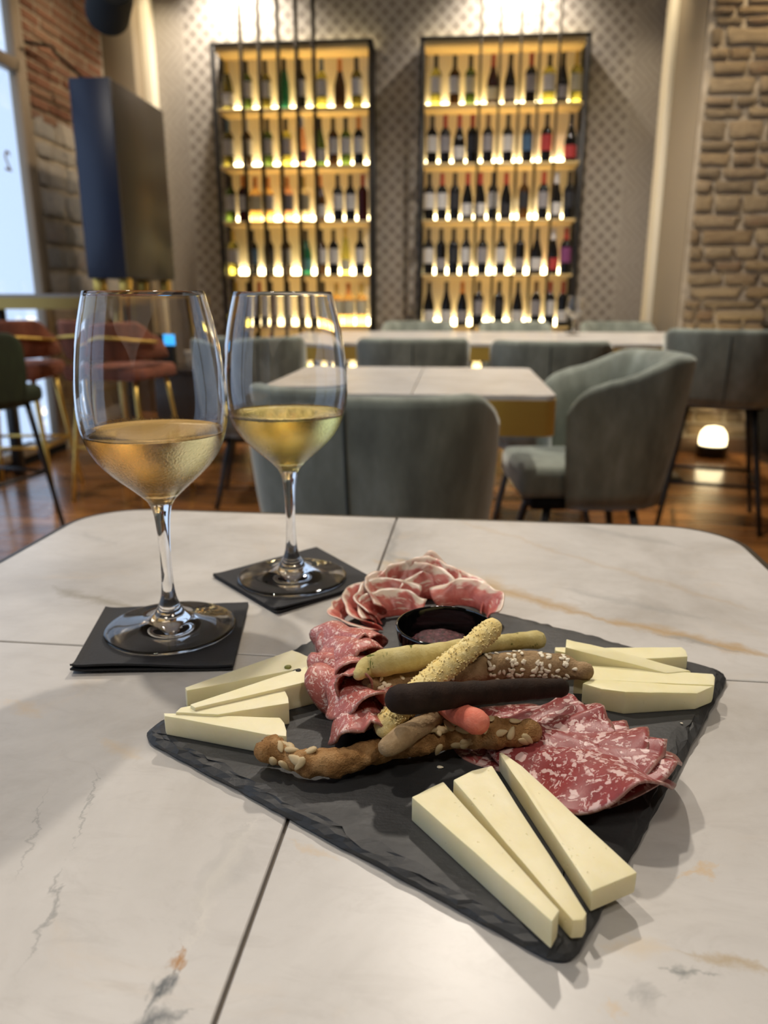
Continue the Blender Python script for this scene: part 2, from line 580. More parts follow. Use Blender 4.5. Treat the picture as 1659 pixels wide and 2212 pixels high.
struct(box('wall_front', XL-0.3, XR+0.2, YF-0.2, YF, 0, CEIL, M['beige']), 'plain beige wall at the near end of the room', 'wall')

# ------------------------------------------------------------------ lit bottle shelves
def led_mat(s):
    t = NT('warm_led')
    t.set(color=(1, 0.9, 0.6), emit=(1.0, 0.82, 0.46), power=s)
    return t.m
M['led'] = led_mat(15.0)
M['shelfwood'] = plain('golden_oak', (0.68, 0.49, 0.21), 0.45)
M['backpanel'] = plain('cream_back_panel', (0.80, 0.73, 0.55), 0.7)
SH = [0.02, 0.385, 0.755, 1.125, 1.50, 1.875, 2.25]
UNITS = [(-1.755, -0.615, 'beside the navy cabinet'), (-0.29, 0.855, 'beside the stone wall')]
for x0, x1, where in UNITS:
    u = empty('bottle_shelf', ((x0+x1)/2, 6.0, 0))
    tag(u, 'tall black framed shelf unit with lit golden boards ' + where, 'shelf')
    for x in (x0, x1-0.03):
        for yy in (5.89, 6.10):
            box('post', x, x+0.03, yy, yy+0.03, 0, 2.66, M['black'], u, 0.002, 1, True)
    box('back_panel', x0+0.03, x1-0.03, 6.132, 6.145, 0, 2.64, M['backpanel'], u, world=True)
    box('top_board', x0, x1, 5.89, 6.13, 2.645, 2.665, M['black'], u, world=True)
    box('top_soffit', x0+0.03, x1-0.03, 5.90, 6.13, 2.615, 2.645, M['shelfwood'], u, world=True)
    box('led_strip', x0+0.02, x1-0.02, 6.085, 6.11, 2.666, 2.676, M['led'], u, world=True)
    for z in SH:
        b = box('shelf_board', x0+0.03, x1-0.03, 5.90, 6.13, z-0.02, z, M['shelfwood'], u, 0.002, 1, True)
        box('led_diffuser', x0+0.04, x1-0.04, 6.100, 6.13, z+0.002, z+0.050, M['led'], b, world=True)

def gl(name, c, trans, rough=0.06):
    return NT(name).set(color=c, rough=rough, trans=trans, ior=1.45, spec=0.5).m
GL = {'k': gl('black_bottle_glass', (0.010, 0.009, 0.008), 0.0), 'g': gl('green_bottle_glass', (0.10, 0.16, 0.03), 0.6),
      'o': gl('olive_bottle_glass', (0.20, 0.17, 0.03), 0.6), 'y': gl('yellow_bottle_glass', (0.62, 0.58, 0.12), 0.75),
      'e': gl('emerald_bottle_glass', (0.02, 0.17, 0.09), 0.5), 'c': gl('amber_spirit_glass', (0.95, 0.62, 0.22), 0.85),
      'p': gl('rose_bottle_glass', (0.95, 0.52, 0.33), 0.85), 'w': gl('clear_bottle_glass', (0.90, 0.82, 0.62), 0.9),
      'b': gl('brown_bottle_glass', (0.09, 0.04, 0.012), 0.3), 'r': gl('dark_red_bottle_glass', (0.05, 0.008, 0.008), 0.1)}
PAP = {'w': plain('white_label', (0.62, 0.60, 0.58), 0.7), 'l': plain('cream_label', (0.60, 0.55, 0.38), 0.7), 'u': plain('blue_label', (0.05, 0.12, 0.22), 0.6),
       't': plain('teal_label', (0.12, 0.35, 0.36), 0.6), 'r': plain('red_label', (0.45, 0.04, 0.04), 0.6), 'v': plain('purple_label', (0.22, 0.05, 0.16), 0.6),
       'g': plain('grey_label', (0.30, 0.28, 0.29), 0.6), 'k': plain('black_label', (0.02, 0.02, 0.025), 0.6)}
CAP = {'k': plain('black_capsule', (0.012, 0.011, 0.010), 0.4), 'r': plain('red_capsule', (0.42, 0.03, 0.02), 0.4), 'o': plain('orange_capsule', (0.75, 0.25, 0.04), 0.4),
       'y': plain('gold_capsule', (0.70, 0.48, 0.10), 0.35), 'w': plain('silver_capsule', (0.6, 0.6, 0.6), 0.35), 'u': plain('slate_blue_capsule', (0.12, 0.20, 0.25), 0.4),
       'b': plain('brown_capsule', (0.14, 0.07, 0.03), 0.5)}
SHAPE = {
    'B': [(0.030, 0), (0.0375, 0.004), (0.0375, 0.185), (0.036, 0.197), (0.027, 0.213), (0.0165, 0.225), (0.0145, 0.24), (0.0142, 0.285), (0.0155, 0.286), (0.0155, 0.297), (0.013, 0.30)],
    'U': [(0.032, 0), (0.041, 0.004), (0.041, 0.125), (0.038, 0.150), (0.030, 0.180), (0.021, 0.210), (0.0155, 0.235), (0.0145, 0.285), (0.016, 0.286), (0.016, 0.296), (0.013, 0.299)],
    'R': [(0.028, 0), (0.0345, 0.004), (0.0345, 0.135), (0.031, 0.175), (0.023, 0.23), (0.0155, 0.275), (0.014, 0.32), (0.0155, 0.322), (0.0155, 0.332), (0.013, 0.334)],
    'S': [(0.036, 0), (0.043, 0.004), (0.043, 0.175), (0.040, 0.195), (0.026, 0.215), (0.016, 0.23), (0.0145, 0.25), (0.0145, 0.275), (0.0165, 0.276), (0.0165, 0.288), (0.013, 0.29)]}
def sub_prof(prof, z0, z1, grow):
    def rad(z):
        for (ra, za), (rb, zb) in zip(prof, prof[1:]):
            if za <= z <= zb:
                return ra+(rb-ra)*(z-za)/max(1e-6, zb-za)
        return prof[-1][0]
    zs = [z0]+[z for _, z in prof if z0 < z < z1]+[z1]
    return [(rad(z)+grow, z) for z in zs]
_cache = {}
def cached(key, build):
    if key not in _cache:
        o = build()
        _cache[key] = o.data
        return o
    me = _cache[key]
    o = bpy.data.objects.new(key[0], me)
    col.objects.link(o)
    return o
def bottle(x, y, z, code, label):
    """code: shape, glass, label paper (- none), capsule (- none), label height letter"""
    s, g, l, c = code[0], code[1], code[2], code[3]
    lo = len(code) > 4
    r = empty('wine_bottle' if s != 'S' else 'spirit_bottle', (x, y, z), random.uniform(-0.3, 0.3))
    r.scale = (1.04, 1.04, 1.0 if s == 'R' else 1.07)
    sh = SHAPE[s]
    def child(key, build):
        o = cached(key, build)
        o.parent = r
        o.matrix_parent_inverse = Matrix()
    child(('bottle_glass', s, g), lambda: lathe('bottle_glass', sh, GL[g], seg=18))
    if l != '-':
        z0, z1 = ((0.035, 0.105) if lo else (0.075, 0.172)) if s in 'BS' else (0.03, 0.105)
        child(('paper_label', s, l, lo), lambda: lathe('paper_label', sub_prof(sh, z0, z1, 0.0006), PAP[l], seg=18, cap0=False, cap1=False))
    if c != '-':
        zt = sh[-1][1]
        child(('capsule', s, c), lambda: lathe('capsule', sub_prof(sh, zt-0.075, zt, 0.0007)+[(0.002, zt+0.001)], CAP[c], seg=14, cap0=False, cap1=False))
    tag(r, label, 'bottle', 'bottles on the lit shelves')
    return r
GN = dict(k='black', g='green', o='olive', y='yellow-green', e='emerald', c='amber', p='rosé', w='clear', b='brown', r='dark red')
LN = dict(w='white', l='cream', u='blue', t='teal', r='red', v='purple', g='grey', k='black')
CN = dict(k='black', r='red', o='orange', y='gold', w='silver', u='blue-grey', b='brown')
ROWS = [[  # unit beside the navy cabinet, from the top shelf down
    "495UowyL 536Bgwk 576Bowk 616Re-k 652Bkwk 697Bywu 735Ub-o 772Bowk",
    "495Bowu 535Bbww 581Bgwk 621Bywk 654Rpvw 693UgwkL 721Bbwk 744Bgwk 776Bkwo",
    "481Bgwk 514Brwo 544Sclo 582Scwo 624Spgo 659Swly 693UbwoL 731Bkwk 757Bkwk 784Br-r",
    "500Bywy 549Bkuk 584Bkkk 621Bbwb 663Uetk 696Bbwk 721Bkwk 748Ryly 779Bkwk",
    "491Bywy 524Bkwk 552Bkwr 587Bkwk 625Bkwk 663Bkwb 700Bkwk 729Scly 754Sclo 782Scly",
    "500Bkwk 540Bowk 585Bkwr 625Bkwk 665Bgwk 705Bkwk 745Bkwk 780Bkwk",
    "500Bkwk 545Bkwk 590Bkwk 640Bkwk 690Bkwk 740Bkwk 780Bkwk"],
   [  # unit beside the stone wall
    "941Bywk 981Bbwk 1015Bglk 1063UrlrL 1100UkgkL 1144Bkgr 1185Sywk 1227UkgkL 1256Byly",
    "933Bkwk 961Bkgr 991UkwrL 1015Bkkr 1052Bkgb 1095Bkwk 1137Bkuk 1178Bkrk 1230Ukrk",
    "914Bkwk 946Bkwr 970Bkkk 987UkwrL 1011UkwrL 1050Bkwk 1088Ukkr 1129Bbkb 1172Bkgr 1207UkwwL 1239Bkkk",
    "910Bkwk 942BkgkL 969Bkkk 1003Bkwk 1040Bkgk 1080Bkwk 1120BkgkL 1156UkwkL 1197UkrwL 1223Bkvr",
    "926UkwkL 963UkwkL 997UkgoL 1032Bkgk 1075Bkkk 1115UkwkL 1154Bkgb 1190Bkwr 1213BkwrL",
    "930Bkwk 970Bkwk 1010Bkgk 1050Bkwk 1090Bkwk 1130Bkgk 1170Bkwk 1205Bkwk",
    "935Bkwk 985Bkwk 1035Bkwk 1075Bkwk 1125Bkwk 1165Bkwk 1205Bkwk"]]
ORD = ['first', 'second', 'third', 'fourth', 'fifth', 'sixth', 'seventh', 'eighth', 'ninth', 'tenth', 'eleventh']
SHN = ['top', 'second', 'third', 'fourth', 'fifth', 'sixth', 'lowest']
import re
for ui, rows in enumerate(ROWS):
    for ri, line in enumerate(rows):
        z = SH[::-1][ri]
        items = re.findall(r'(\d+)([A-Z])(\w)([\w-])([\w-])(L?)', line)
        yrow = [225, 345, 470, 590, 705, 800, 905][ri]
        x0, x1 = UNITS[ui][0]+0.075, UNITS[ui][1]-0.075
        xs = [min(max(PY(float(i[0]), yrow, 6.0).x, x0), x1) for i in items]
        for k in range(1, len(xs)):
            xs[k] = max(xs[k], xs[k-1]+0.0915)
        over = xs[-1]-x1
        if over > 0:
            xs[-1] = x1
            for k in range(len(xs)-2, -1, -1):
                xs[k] = min(xs[k], xs[k+1]-0.0915)
        for k, it in enumerate(items):
            s, g, l, c = it[1], it[2], it[3], it[4]
            idx = k if ui == 0 else len(items)-1-k
            look = GN[g]+' bottle' + (', %s label' % LN[l] if l != '-' else '') + (', %s cap' % CN[c] if c != '-' else '')
            lab = '%s; %s shelf %s, %s from that side' % (look, SHN[ri], ['by navy cabinet', 'by stone wall'][ui], ORD[idx])
            bottle(xs[k], 5.985+random.uniform(-0.012, 0.012), z, s+g+l+c+it[5], lab)

# thin dark rods hanging in front of the shelves
for base, pxs, where, rad in ((0, (515, 555, 597, 637, 675), 'beside the navy cabinet', 0.015), (1, (1042, 1085, 1130, 1172, 1215), 'beside the stone wall', 0.0095)):
    for qi, q in enumerate(pxs):
        x = PY(q, 0, 5.82).x
        o = tube('hanging_rod', [(x, 5.82, 0.0), (x, 5.82, CEIL)], [rad], plain('bronze_rod', (0.035, 0.024, 0.010), 0.35, metal=0.6) if 'bronze_rod' not in bpy.data.materials else bpy.data.materials['bronze_rod'], n=2, seg=10, round_ends=False)
        tag(o, 'thin dark vertical rod before the shelf unit %s, %s from that side' % (where, ORD[qi if base == 0 else 4-qi]), 'rod', 'vertical rods before the shelf '+where)

# ------------------------------------------------------------------ velvet tub chairs
def velvet(name, base, hi, sheen=0.6, tint=(0.85, 0.88, 0.82)):
    t = NT(name)
    p = t.coord()
    v = t.noise(t.mapping(p, (6, 6, 2.2)), 2.4, 5, 0.6)
    c = t.ramp(v, [(0.33, tuple(q*0.62 for q in base)), (0.55, base), (0.72, hi)])
    t.set(color=c, rough=0.85, sheen=sheen, sheen_rough=0.35, sheen_tint=tint)
    t.bump(t.noise(p, 500, 2), 0.15, 0.001)
    return t.m
M['sage'] = velvet('sage_velvet', (0.205, 0.228, 0.190), (0.27, 0.30, 0.26))
M['terracotta'] = velvet('terracotta_velvet', (0.24, 0.072, 0.034), (0.32, 0.110, 0.055), 0.2, (1, 0.6, 0.4))
M['forest'] = velvet('forest_velvet', (0.018, 0.027, 0.007), (0.028, 0.042, 0.012), 0.1)
M['seam'] = plain('sage_piping', (0.05, 0.06, 0.055), 0.9)
def shell_geo(hw0, hw1, d0, d1, zb, zt, zarm, zin, thick, amax, chan=0, k=0.72, na=64, arm_from=0.45):
    """half-tub back: plan angle a runs from one arm over the back (-y) to the other arm"""
    vs_, fs = [], []
    sec = 0
    def pt(a, hw, d):
        s, c = math.sin(a), math.cos(a)
        return Vector((hw*math.copysign(abs(s)**k, s), -d*math.copysign(abs(c)**k, c)))
    for i in range(na+1):
        a = -amax+2*amax*i/na
        f = abs(a)/amax
        e = max(0, (f-arm_from)/(1-arm_from))
        e = e*e*(3-2*e)
        zt_ = zt+(zarm-zt)*e-min(0.055, 0.2*(zt-zb))*max(0, (f-0.86)/0.14)**2
        ring = []
        steps = 7
        for j in range(steps+1):
            u = j/steps
            z = zb+(zt_-0.02-zb)*u
            g = max(0, (z-zb)/(zt-zb))
            g2 = g**1.25
            b = 0.012*math.sin(math.pi*u)
            q = pt(a, hw0+(hw1-hw0)*g2+b, d0+(d1-d0)*g2+b)
            ring.append((q.x, q.y, z))
        g = max(0, (zt_-zb)/(zt-zb))**1.25
        ho, do = hw0+(hw1-hw0)*g, d0+(d1-d0)*g
        for ang in (35, 70, 110, 145):
            w_ = thick*0.5*(1-math.cos(R(ang)))
            zz = zt_-0.02+0.022*math.sin(R(ang))
            q = pt(a, ho-w_, do-w_)
            ring.append((q.x, q.y, zz))
        for j in range(5):
            u = j/4
            z = zt_-0.02-(zt_-0.02-zin)*u
            g = max(0, (z-zb)/(zt-zb))**1.25
            cush = 0.012*math.sin(math.pi*min(1, u+0.15))
            rip = chan and 0.007*abs(math.cos(a*chan))
            w_ = thick+cush+(rip or 0)
            q = pt(a, hw0+(hw1-hw0)*g-w_, d0+(d1-d0)*g-w_)
            ring.append((q.x, q.y, z))
        sec = len(ring)
        vs_ += ring
    for i in range(na):
        for j in range(sec-1):
            fs.append((i*sec+j, i*sec+j+1, (i+1)*sec+j+1, (i+1)*sec+j))
        fs.append((i*sec+sec-1, i*sec, (i+1)*sec, (i+1)*sec+sec-1))
    fs.append(tuple(range(sec)))
    fs.append(tuple(na*sec+j for j in range(sec))[::-1])
    return vs_, fs
def cushion(name, x0, x1, y0, y1, z0, z1, mat, parent, bev=0.03):
    return box(name, x0, x1, y0, y1, z0, z1, mat, parent, bev, 5)
def make_chair(label, name='tub_chair', zb=0.345, zt=0.80, zarm=0.70, zseat=0.475):
    r = empty(name)
    vs_, fs = shell_geo(0.205, 0.262, 0.205, 0.275, zb, zt, zarm, zseat-0.035, 0.045, R(118), chan=9)
    mesh('backrest_shell', vs_, fs, M['sage'], r, smooth=True)
    # centre seam on the outer back
    pts = []
    for j in range(9):
        u = j/8
        z = zb+0.015+(zt-zb-0.04)*u
        g = ((z-zb)/(zt-zb))**1.25
        pts.append((0, -(0.205+0.07*g+0.012*math.sin(math.pi*u))-0.0005, z))
    tube('seam', pts, [0.0035], M['seam'], r, n=12, seg=6)
    cushion('seat', -0.185, 0.185, -0.16, 0.26, zseat-0.10, zseat, M['sage'], r)
    box('seat_frame', -0.16, 0.16, -0.14, 0.22, zseat-0.14, zseat-0.095, M['blackmatte'], r, 0.004, 1)
    ends = []
    for sx in (-1, 1):
        for sy in (-1, 1):
            a, b = Vector((0.13*sx, 0.03+0.13*sy, zseat-0.13)), Vector((0.205*sx, 0.03+0.20*sy, 0.0))
            tube('leg', [a, b], [0.014, 0.010], M['black'], r, n=4, seg=10, round_ends=False)
            ends.append(a.lerp(b, 0.62))
    if zseat > 0.55:
        for i, j in ((0, 1), (1, 3), (3, 2), (2, 0)):
            tube('foot_rail', [ends[i], ends[j]], [0.008], M['black'], r, n=2, seg=8, round_ends=False)
    return tag(r, label, 'chair', 'sage velvet tub chairs')
CH = [((-0.155, 1.60), -8, 'sage velvet tub chair seen from behind, pushed up to the small empty table'),
      ((0.445, 2.50), 96, 'sage velvet tub chair turned sideways at the end of the small empty table'),
      ((-0.19, 3.52), 3, 'sage velvet tub chair at the long table, directly beyond the small empty table'),
      ((0.40, 3.38), -6, 'sage velvet tub chair behind the sideways one, facing the long table'),
      ((-0.93, 3.62), 10, 'sage velvet tub chair facing the long table, closest to the service trolley'),
      ((-0.27, 5.46), 180, 'sage velvet tub chair across the long table, in front of the central panel'),
      ((0.41, 5.46), 180, 'sage velvet tub chair across the long table, before the right-hand bottle shelf'),
      ((1.10, 5.46), 178, 'sage velvet tub chair across the long table, next to the cream strip')]
proto = make_chair(CH[0][2])
for i, ((x, y), rz, lab) in enumerate(CH):
    o = proto if i == 0 else copy_tree(proto)
    o.location = (x, y, 0)
    o.rotation_euler = (0, 0, R(rz))
    o['label'] = lab

tall = make_chair('sage velvet tub stool on tall black legs, in front of the floor uplight', 'counter_stool', 0.535, 0.845, 0.76, 0.66)
tall.location = (1.13, 3.42, 0)
tall.rotation_euler = (0, 0, R(-14))
# bar stools by the window
def make_stool(name, zs, zt, up_mat, leg_mat, trim, label, boxy=False):
    r = empty(name)
    if boxy:
        vs_, fs = shell_geo(0.20, 0.235, 0.20, 0.235, zs-0.08, zt, zt-0.03, zs-0.02, 0.04, R(100), k=0.45)
    else:
        vs_, fs = shell_geo(0.215, 0.245, 0.215, 0.235, zs+0.03, zt, zt-0.10, zs+0.03, 0.035, R(112))
    mesh('backrest', vs_, fs, up_mat, r, smooth=True)
    cushion('seat', -0.20, 0.20, -0.18, 0.22, zs-0.075, zs, up_mat, r)
    if trim:
        pts = []
        for i in range(25):
            a = -R(85)+R(170)*i/24
            s, c = math.sin(a), math.cos(a)
            pts.append((0.25*math.copysign(abs(s)**0.72, s), -0.243*abs(c)**0.72, zt-0.065-0.02*abs(a)))
        tube('trim_band', pts, [0.007], M['brass'], r, n=40, seg=8)
    lg = []
    for sx in (-1, 1):
        for sy in (-1, 1):
            a, b = Vector((0.15*sx, 0.02+0.14*sy, zs-0.07)), Vector((0.21*sx, 0.02+0.20*sy, 0))
            tube('leg', [a, b], [0.0125, 0.010], leg_mat, r, n=4, seg=10, round_ends=False)
            lg.append(a.lerp(b, 0.55))
    for i, j in ((0, 1), (1, 3), (3, 2), (2, 0)):
        tube('foot_rail', [lg[i], lg[j]], [0.008], leg_mat, r, n=2, seg=8, round_ends=False)
    return tag(r, label, 'stool')
s1 = make_stool('bar_stool', 0.66, 0.865, M['terracotta'], M['brass'], True, 'terracotta velvet bar stool with brass trim and legs, beside the window')
s1.location = (-2.16, 3.62, 0); s1.rotation_euler = (0, 0, R(8)); s1['group'] = 'terracotta bar stools'
s2 = copy_tree(s1)
s2.location = (-1.60, 3.62, 0); s2.rotation_euler = (0, 0, R(-14)); s2['label'] = 'terracotta velvet bar stool with brass legs, nearer the service trolley'
s3 = make_stool('bar_stool', 0.62, 0.868, M['forest'], M['black'], False, 'dark forest green velvet bar stool with thin black legs', True)
s3.location = (-1.95, 2.93, 0); s3.rotation_euler = (0, 0, R(-12))

# ------------------------------------------------------------------ marble tables
def vein_nodes(t, p, A, B, width, amp, seed, wobs, wids, brks, sx, fade=0.02):
    """soft line from A to B (object space, metres) wandering by noise"""
    A, B = Vector(A), Vector(B)
    L = (B-A).length
    fade = min(0.035, L*0.48)
    ux, uy = (B-A).x/L, (B-A).y/L
    dx, dy = t.math('SUBTRACT', sx.outputs[0], A.x), t.math('SUBTRACT', sx.outputs[1], A.y)
    al = t.math('ADD', t.math('MULTIPLY', dx, ux), t.math('MULTIPLY', dy, uy))
    ac = t.math('SUBTRACT', t.math('MULTIPLY', dx, -uy), t.math('MULTIPLY', dy, -ux))
    wob = t.math('MULTIPLY_ADD', wobs[seed % 6], amp*2, -amp)
    wid = t.math('MULTIPLY_ADD', wids[seed % 3], width*2.6, width*0.25)
    d = t.math('ABSOLUTE', t.math('ADD', ac, wob))
    ends = t.math('MULTIPLY', t.step(al, 0, fade), t.step(al, L-fade, L, 1, 0))
    wid = t.math('MULTIPLY_ADD', wid, t.math('MULTIPLY', ends, 0.62 if L < 0.06 else 1.0), 1e-5)
    f = t.math('SUBTRACT', 1.0, t.math('DIVIDE', d, wid), clamp=True)
    f = t.math('MULTIPLY', f, t.math('MULTIPLY_ADD', ends, 0.6, 0.4))
    return f if seed < 3 else t.math('MULTIPLY', f, brks[(seed+1) % 3])
def marble(name, veins):
    t = NT(name)
    p = t.coord()
    cl = t.noise(p, 7, 7, 0.6, 0.8)
    fine = t.noise(p, 55, 6, 0.7)
    c = t.ramp(cl, [(0.28, (0.40, 0.375, 0.34)), (0.5, (0.545, 0.525, 0.495)), (0.72, (0.64, 0.62, 0.59))])
    c = t.mix(t.math('MULTIPLY', t.step(fine, 0.35, 0.75), 0.16), c, (0.70, 0.68, 0.655))
    c = t.mix(t.math('MULTIPLY', t.step(t.noise(t.mapping(p, (1, 1, 1), (5, 2, 0)), 11, 6, 0.65, 1.0), 0.58, 0.75), 0.30), c, (0.62, 0.50, 0.36))
    c = t.mix(t.math('MULTIPLY', t.step(t.noise(t.mapping(p, (1, 2.2, 1), rot=(0, 0, 0.7)), 26, 7, 0.72, 1.2), 0.48, 0.72), 0.35), c, (0.43, 0.405, 0.375))
    def rgb(out):
        sp = t.n('ShaderNodeSeparateColor')
        t.link(out, sp.inputs[0])
        return list(sp.outputs)[:3]
    wobs = rgb(t.noise(p, 14, 5, 0.6, 0, 'Color'))+rgb(t.noise(t.mapping(p, (1, 1, 1), (3.1, 1.7, 0)), 14, 5, 0.6, 0, 'Color'))
    wids = rgb(t.noise(p, 28, 3, 0.65, 0, 'Color'))
    brks = [t.step(q, 0.18, 0.38) for q in rgb(t.noise(t.mapping(p, (1, 1, 1), (7.1, 4.7, 0)), 22, 3, 0.7, 0, 'Color'))]
    wp = t.n('ShaderNodeVectorMath', operation='MULTIPLY_ADD')
    t.link(t.noise(p, 42, 5, 0.7, 0.3, 'Color'), wp.inputs[0])
    wp.inputs[1].default_value = (0.026, 0.026, 0)
    wp.inputs[2].default_value = (0, 0, 0)
    t.link(p, wp.inputs[2])
    wq = t.n('ShaderNodeVectorMath', operation='SUBTRACT')
    t.link(wp.outputs[0], wq.inputs[0])
    wq.inputs[1].default_value = (0.013, 0.013, 0)
    sx = t.n('ShaderNodeSeparateXYZ')
    t.link(wq.outputs[0], sx.inputs[0])
    for i, (A, B, wd, amp, colr, k) in enumerate(veins):
        c = t.mix(t.math('MULTIPLY', vein_nodes(t, p, A, B, wd, amp, i, wobs, wids, brks, sx), k), c, colr)
    t.set(color=c, rough=0.33, spec=0.42)
    t.bump(t.noise(p, 900, 2), 0.03, 0.0005)
    return t.m
TAN, GREY, RUST, DARK = (0.46, 0.33, 0.19), (0.30, 0.30, 0.29), (0.42, 0.22, 0.08), (0.10, 0.115, 0.125)
Pt = lambda x, y: tuple(P(x, y, 0.75)[:2])+(0,)
VE = [(Pt(795, 1208), Pt(1120, 1290), 0.020, 0.010, (0.56, 0.42, 0.26), 0.9), (Pt(830, 1200), Pt(1330, 1345), 0.008, 0.007, TAN, 1.0), (Pt(1250, 1322), Pt(1720, 1430), 0.007, 0.006, TAN, 1.0), (Pt(1180, 1262), Pt(1560, 1345), 0.005, 0.006, GREY, 0.4),
      (Pt(1380, 1360), Pt(1640, 1415), 0.0035, 0.004, GREY, 0.8), (Pt(830, 1195), Pt(960, 1225), 0.005, 0.006, GREY, 0.8), (Pt(850, 1120), Pt(845, 1230), 0.004, 0.012, GREY, 0.6),
      (Pt(1200, 1128), Pt(1500, 1185), 0.007, 0.006, GREY, 0.45), (Pt(980, 1120), Pt(1659, 1330), 0.004, 0.010, TAN, 0.3),
      (Pt(90, 1265), Pt(330, 1325), 0.005, 0.006, (0.33, 0.30, 0.24), 0.8), (Pt(170, 1148), Pt(260, 1180), 0.006, 0.006, GREY, 0.35),
      (Pt(540, 1770), Pt(420, 2000), 0.012, 0.005, GREY, 0.45), (Pt(560, 1740), Pt(380, 2100), 0.0035, 0.004, (0.70, 0.67, 0.61), 0.5),
      (Pt(395, 2030), Pt(365, 2100), 0.0035, 0.002, RUST, 1.0), (Pt(375, 2075), Pt(312, 2205), 0.0050, 0.003, DARK, 1.0), (Pt(235, 2235), Pt(445, 2190), 0.007, 0.004, DARK, 0.9),
      (Pt(215, 1650), Pt(150, 1860), 0.0009, 0.003, GREY, 0.8), (Pt(130, 1680), Pt(10, 1950), 0.0008, 0.003, GREY, 0.6), (Pt(150, 1840), Pt(30, 2140), 0.0011, 0.003, GREY, 0.8),
      (Pt(1290, 2050), Pt(1480, 2060), 0.008, 0.005, (0.62, 0.52, 0.38), 0.6), (Pt(1440, 2050), Pt(1720, 2105), 0.0055, 0.004, (0.46, 0.37, 0.25), 0.9),
      (Pt(1430, 2105), Pt(1560, 2115), 0.004, 0.005, (0.22, 0.23, 0.22), 0.9), (Pt(1340, 2150), Pt(1440, 2165), 0.006, 0.004, GREY, 0.6), (Pt(1460, 1905), Pt(1550, 1870), 0.004, 0.003, (0.60, 0.42, 0.22), 0.7),
      (Pt(1300, 2140), Pt(1330, 2230), 0.005, 0.004, (0.60, 0.45, 0.28), 0.6), (Pt(200, 1590), Pt(330, 1640), 0.009, 0.006, (0.62, 0.47, 0.29), 0.45), (Pt(0, 1505), Pt(110, 1560), 0.008, 0.005, (0.62, 0.47, 0.29), 0.45),
      (Pt(600, 1800), Pt(760, 1860), 0.004, 0.003, (0.60, 0.45, 0.28), 0.5)]
M['marble'] = marble('white_marble_tile', VE)
M['marble_far'] = marble('white_marble_top', [((-0.3, 2.3, 0), (0.2, 2.1, 0), 0.006, 0.02, GREY, 0.6), ((-0.5, 1.95, 0), (-0.1, 2.3, 0), 0.006, 0.02, TAN, 0.5)])
M['tabledge'] = plain('dark_bronze_edge', (0.060, 0.050, 0.036), 0.4, metal=0.5)
def rounded_rect(x0, x1, y0, y1, r, n=8, which=(1, 1, 1, 1)):
    pts = []
    for (cx, cy, a0, on) in ((x0+r, y0+r, 180, which[0]), (x1-r, y0+r, 270, which[1]), (x1-r, y1-r, 0, which[2]), (x0+r, y1-r, 90, which[3])):
        if on:
            for k in range(n+1):
                a = R(a0+90*k/n)
                pts.append((cx+r*math.cos(a), cy+r*math.sin(a)))
        else:
            a = R(a0+45)
            pts.append((cx+r*math.copysign(1, math.cos(a)), cy+r*math.copysign(1, math.sin(a))))
    return pts
def prism(name, pts, z0, z1, mat, parent=None, bevel=0.0, world=True, seg=2):
    bm = bmesh.new()
    a = [bm.verts.new((x, y, z0)) for x, y in pts]
    b = [bm.verts.new((x, y, z1)) for x, y in pts]
    n = len(pts)
    for k in range(n):
        bm.faces.new((a[k], a[(k+1) % n], b[(k+1) % n], b[k]))
    bm.faces.new(a[::-1])
    top = bm.faces.new(b)
    if bevel:
        bmesh.ops.bevel(bm, geom=list(top.edges), offset=bevel, segments=seg, affect='EDGES')
    return bm_obj(name, bm, mat, parent, smooth=True, world=world, angle=40)
# near table
TC = Vector((-0.064, 0.437)); TA = R(-1.45)
def trot(pts):
    c, s = math.cos(TA), math.sin(TA)
    return [(TC.x+c*x-s*y, TC.y+s*x+c*y) for x, y in pts]
H2 = 0.323
near = empty('marble_table', (TC.x, TC.y, 0))
tag(near, 'square marble tiled table with dark metal edge carrying wine and slate board', 'table')
prism('tile_bed', trot(rounded_rect(-H2, H2, -H2, H2, 0.062, 10)), 0.724, 0.7478, plain('tile_grout', (0.13, 0.11, 0.09), 0.8), near)
def ring(name, outer, inner, z0, z1, mat, parent):
    n = len(outer)
    vs_ = [(x, y, z) for z in (z0, z1) for pts in (outer, inner) for x, y in pts]
    fs = []
    for k in range(n):
        k2 = (k+1) % n
        fs += [(k, k2, 2*n+k2, 2*n+k), (n+k2, n+k, 3*n+k, 3*n+k2), (2*n+k, 2*n+k2, 3*n+k2, 3*n+k), (n+k, n+k2, k2, k)]
    return mesh(name, vs_, fs, mat, parent, smooth=False, world=True)
ring('edge_band', trot(rounded_rect(-H2-0.006, H2+0.006, -H2-0.006, H2+0.006, 0.068, 10)), trot(rounded_rect(-H2-0.0006, H2+0.0006, -H2-0.0006, H2+0.0006, 0.0626, 10)), 0.72, 0.7496, M['tabledge'], near)
g = 0.0009
for ix in (0, 1):
    for iy in (0, 1):
        x0, x1 = ((-H2, -g), (g, H2))[ix]
        y0, y1 = ((-H2, -g), (g, H2))[iy]
        corner = {(0, 0): 0, (1, 0): 1, (1, 1): 2, (0, 1): 3}[(ix, iy)]
        pts = rounded_rect(x0, x1, y0, y1, 0.062, 10, tuple(int(k == corner) for k in range(4)))
        prism('tile', trot(pts), 0.744, 0.75, M['marble'], near, 0.0005, True, 1)
box('pedestal', TC.x-0.04, TC.x+0.04, TC.y-0.04, TC.y+0.04, 0.01, 0.724, M['black'], near, 0.004, 1, True)
box('foot_plate', TC.x-0.22, TC.x+0.22, TC.y-0.22, TC.y+0.22, 0.0, 0.015, M['black'], near, 0.004, 1, True)
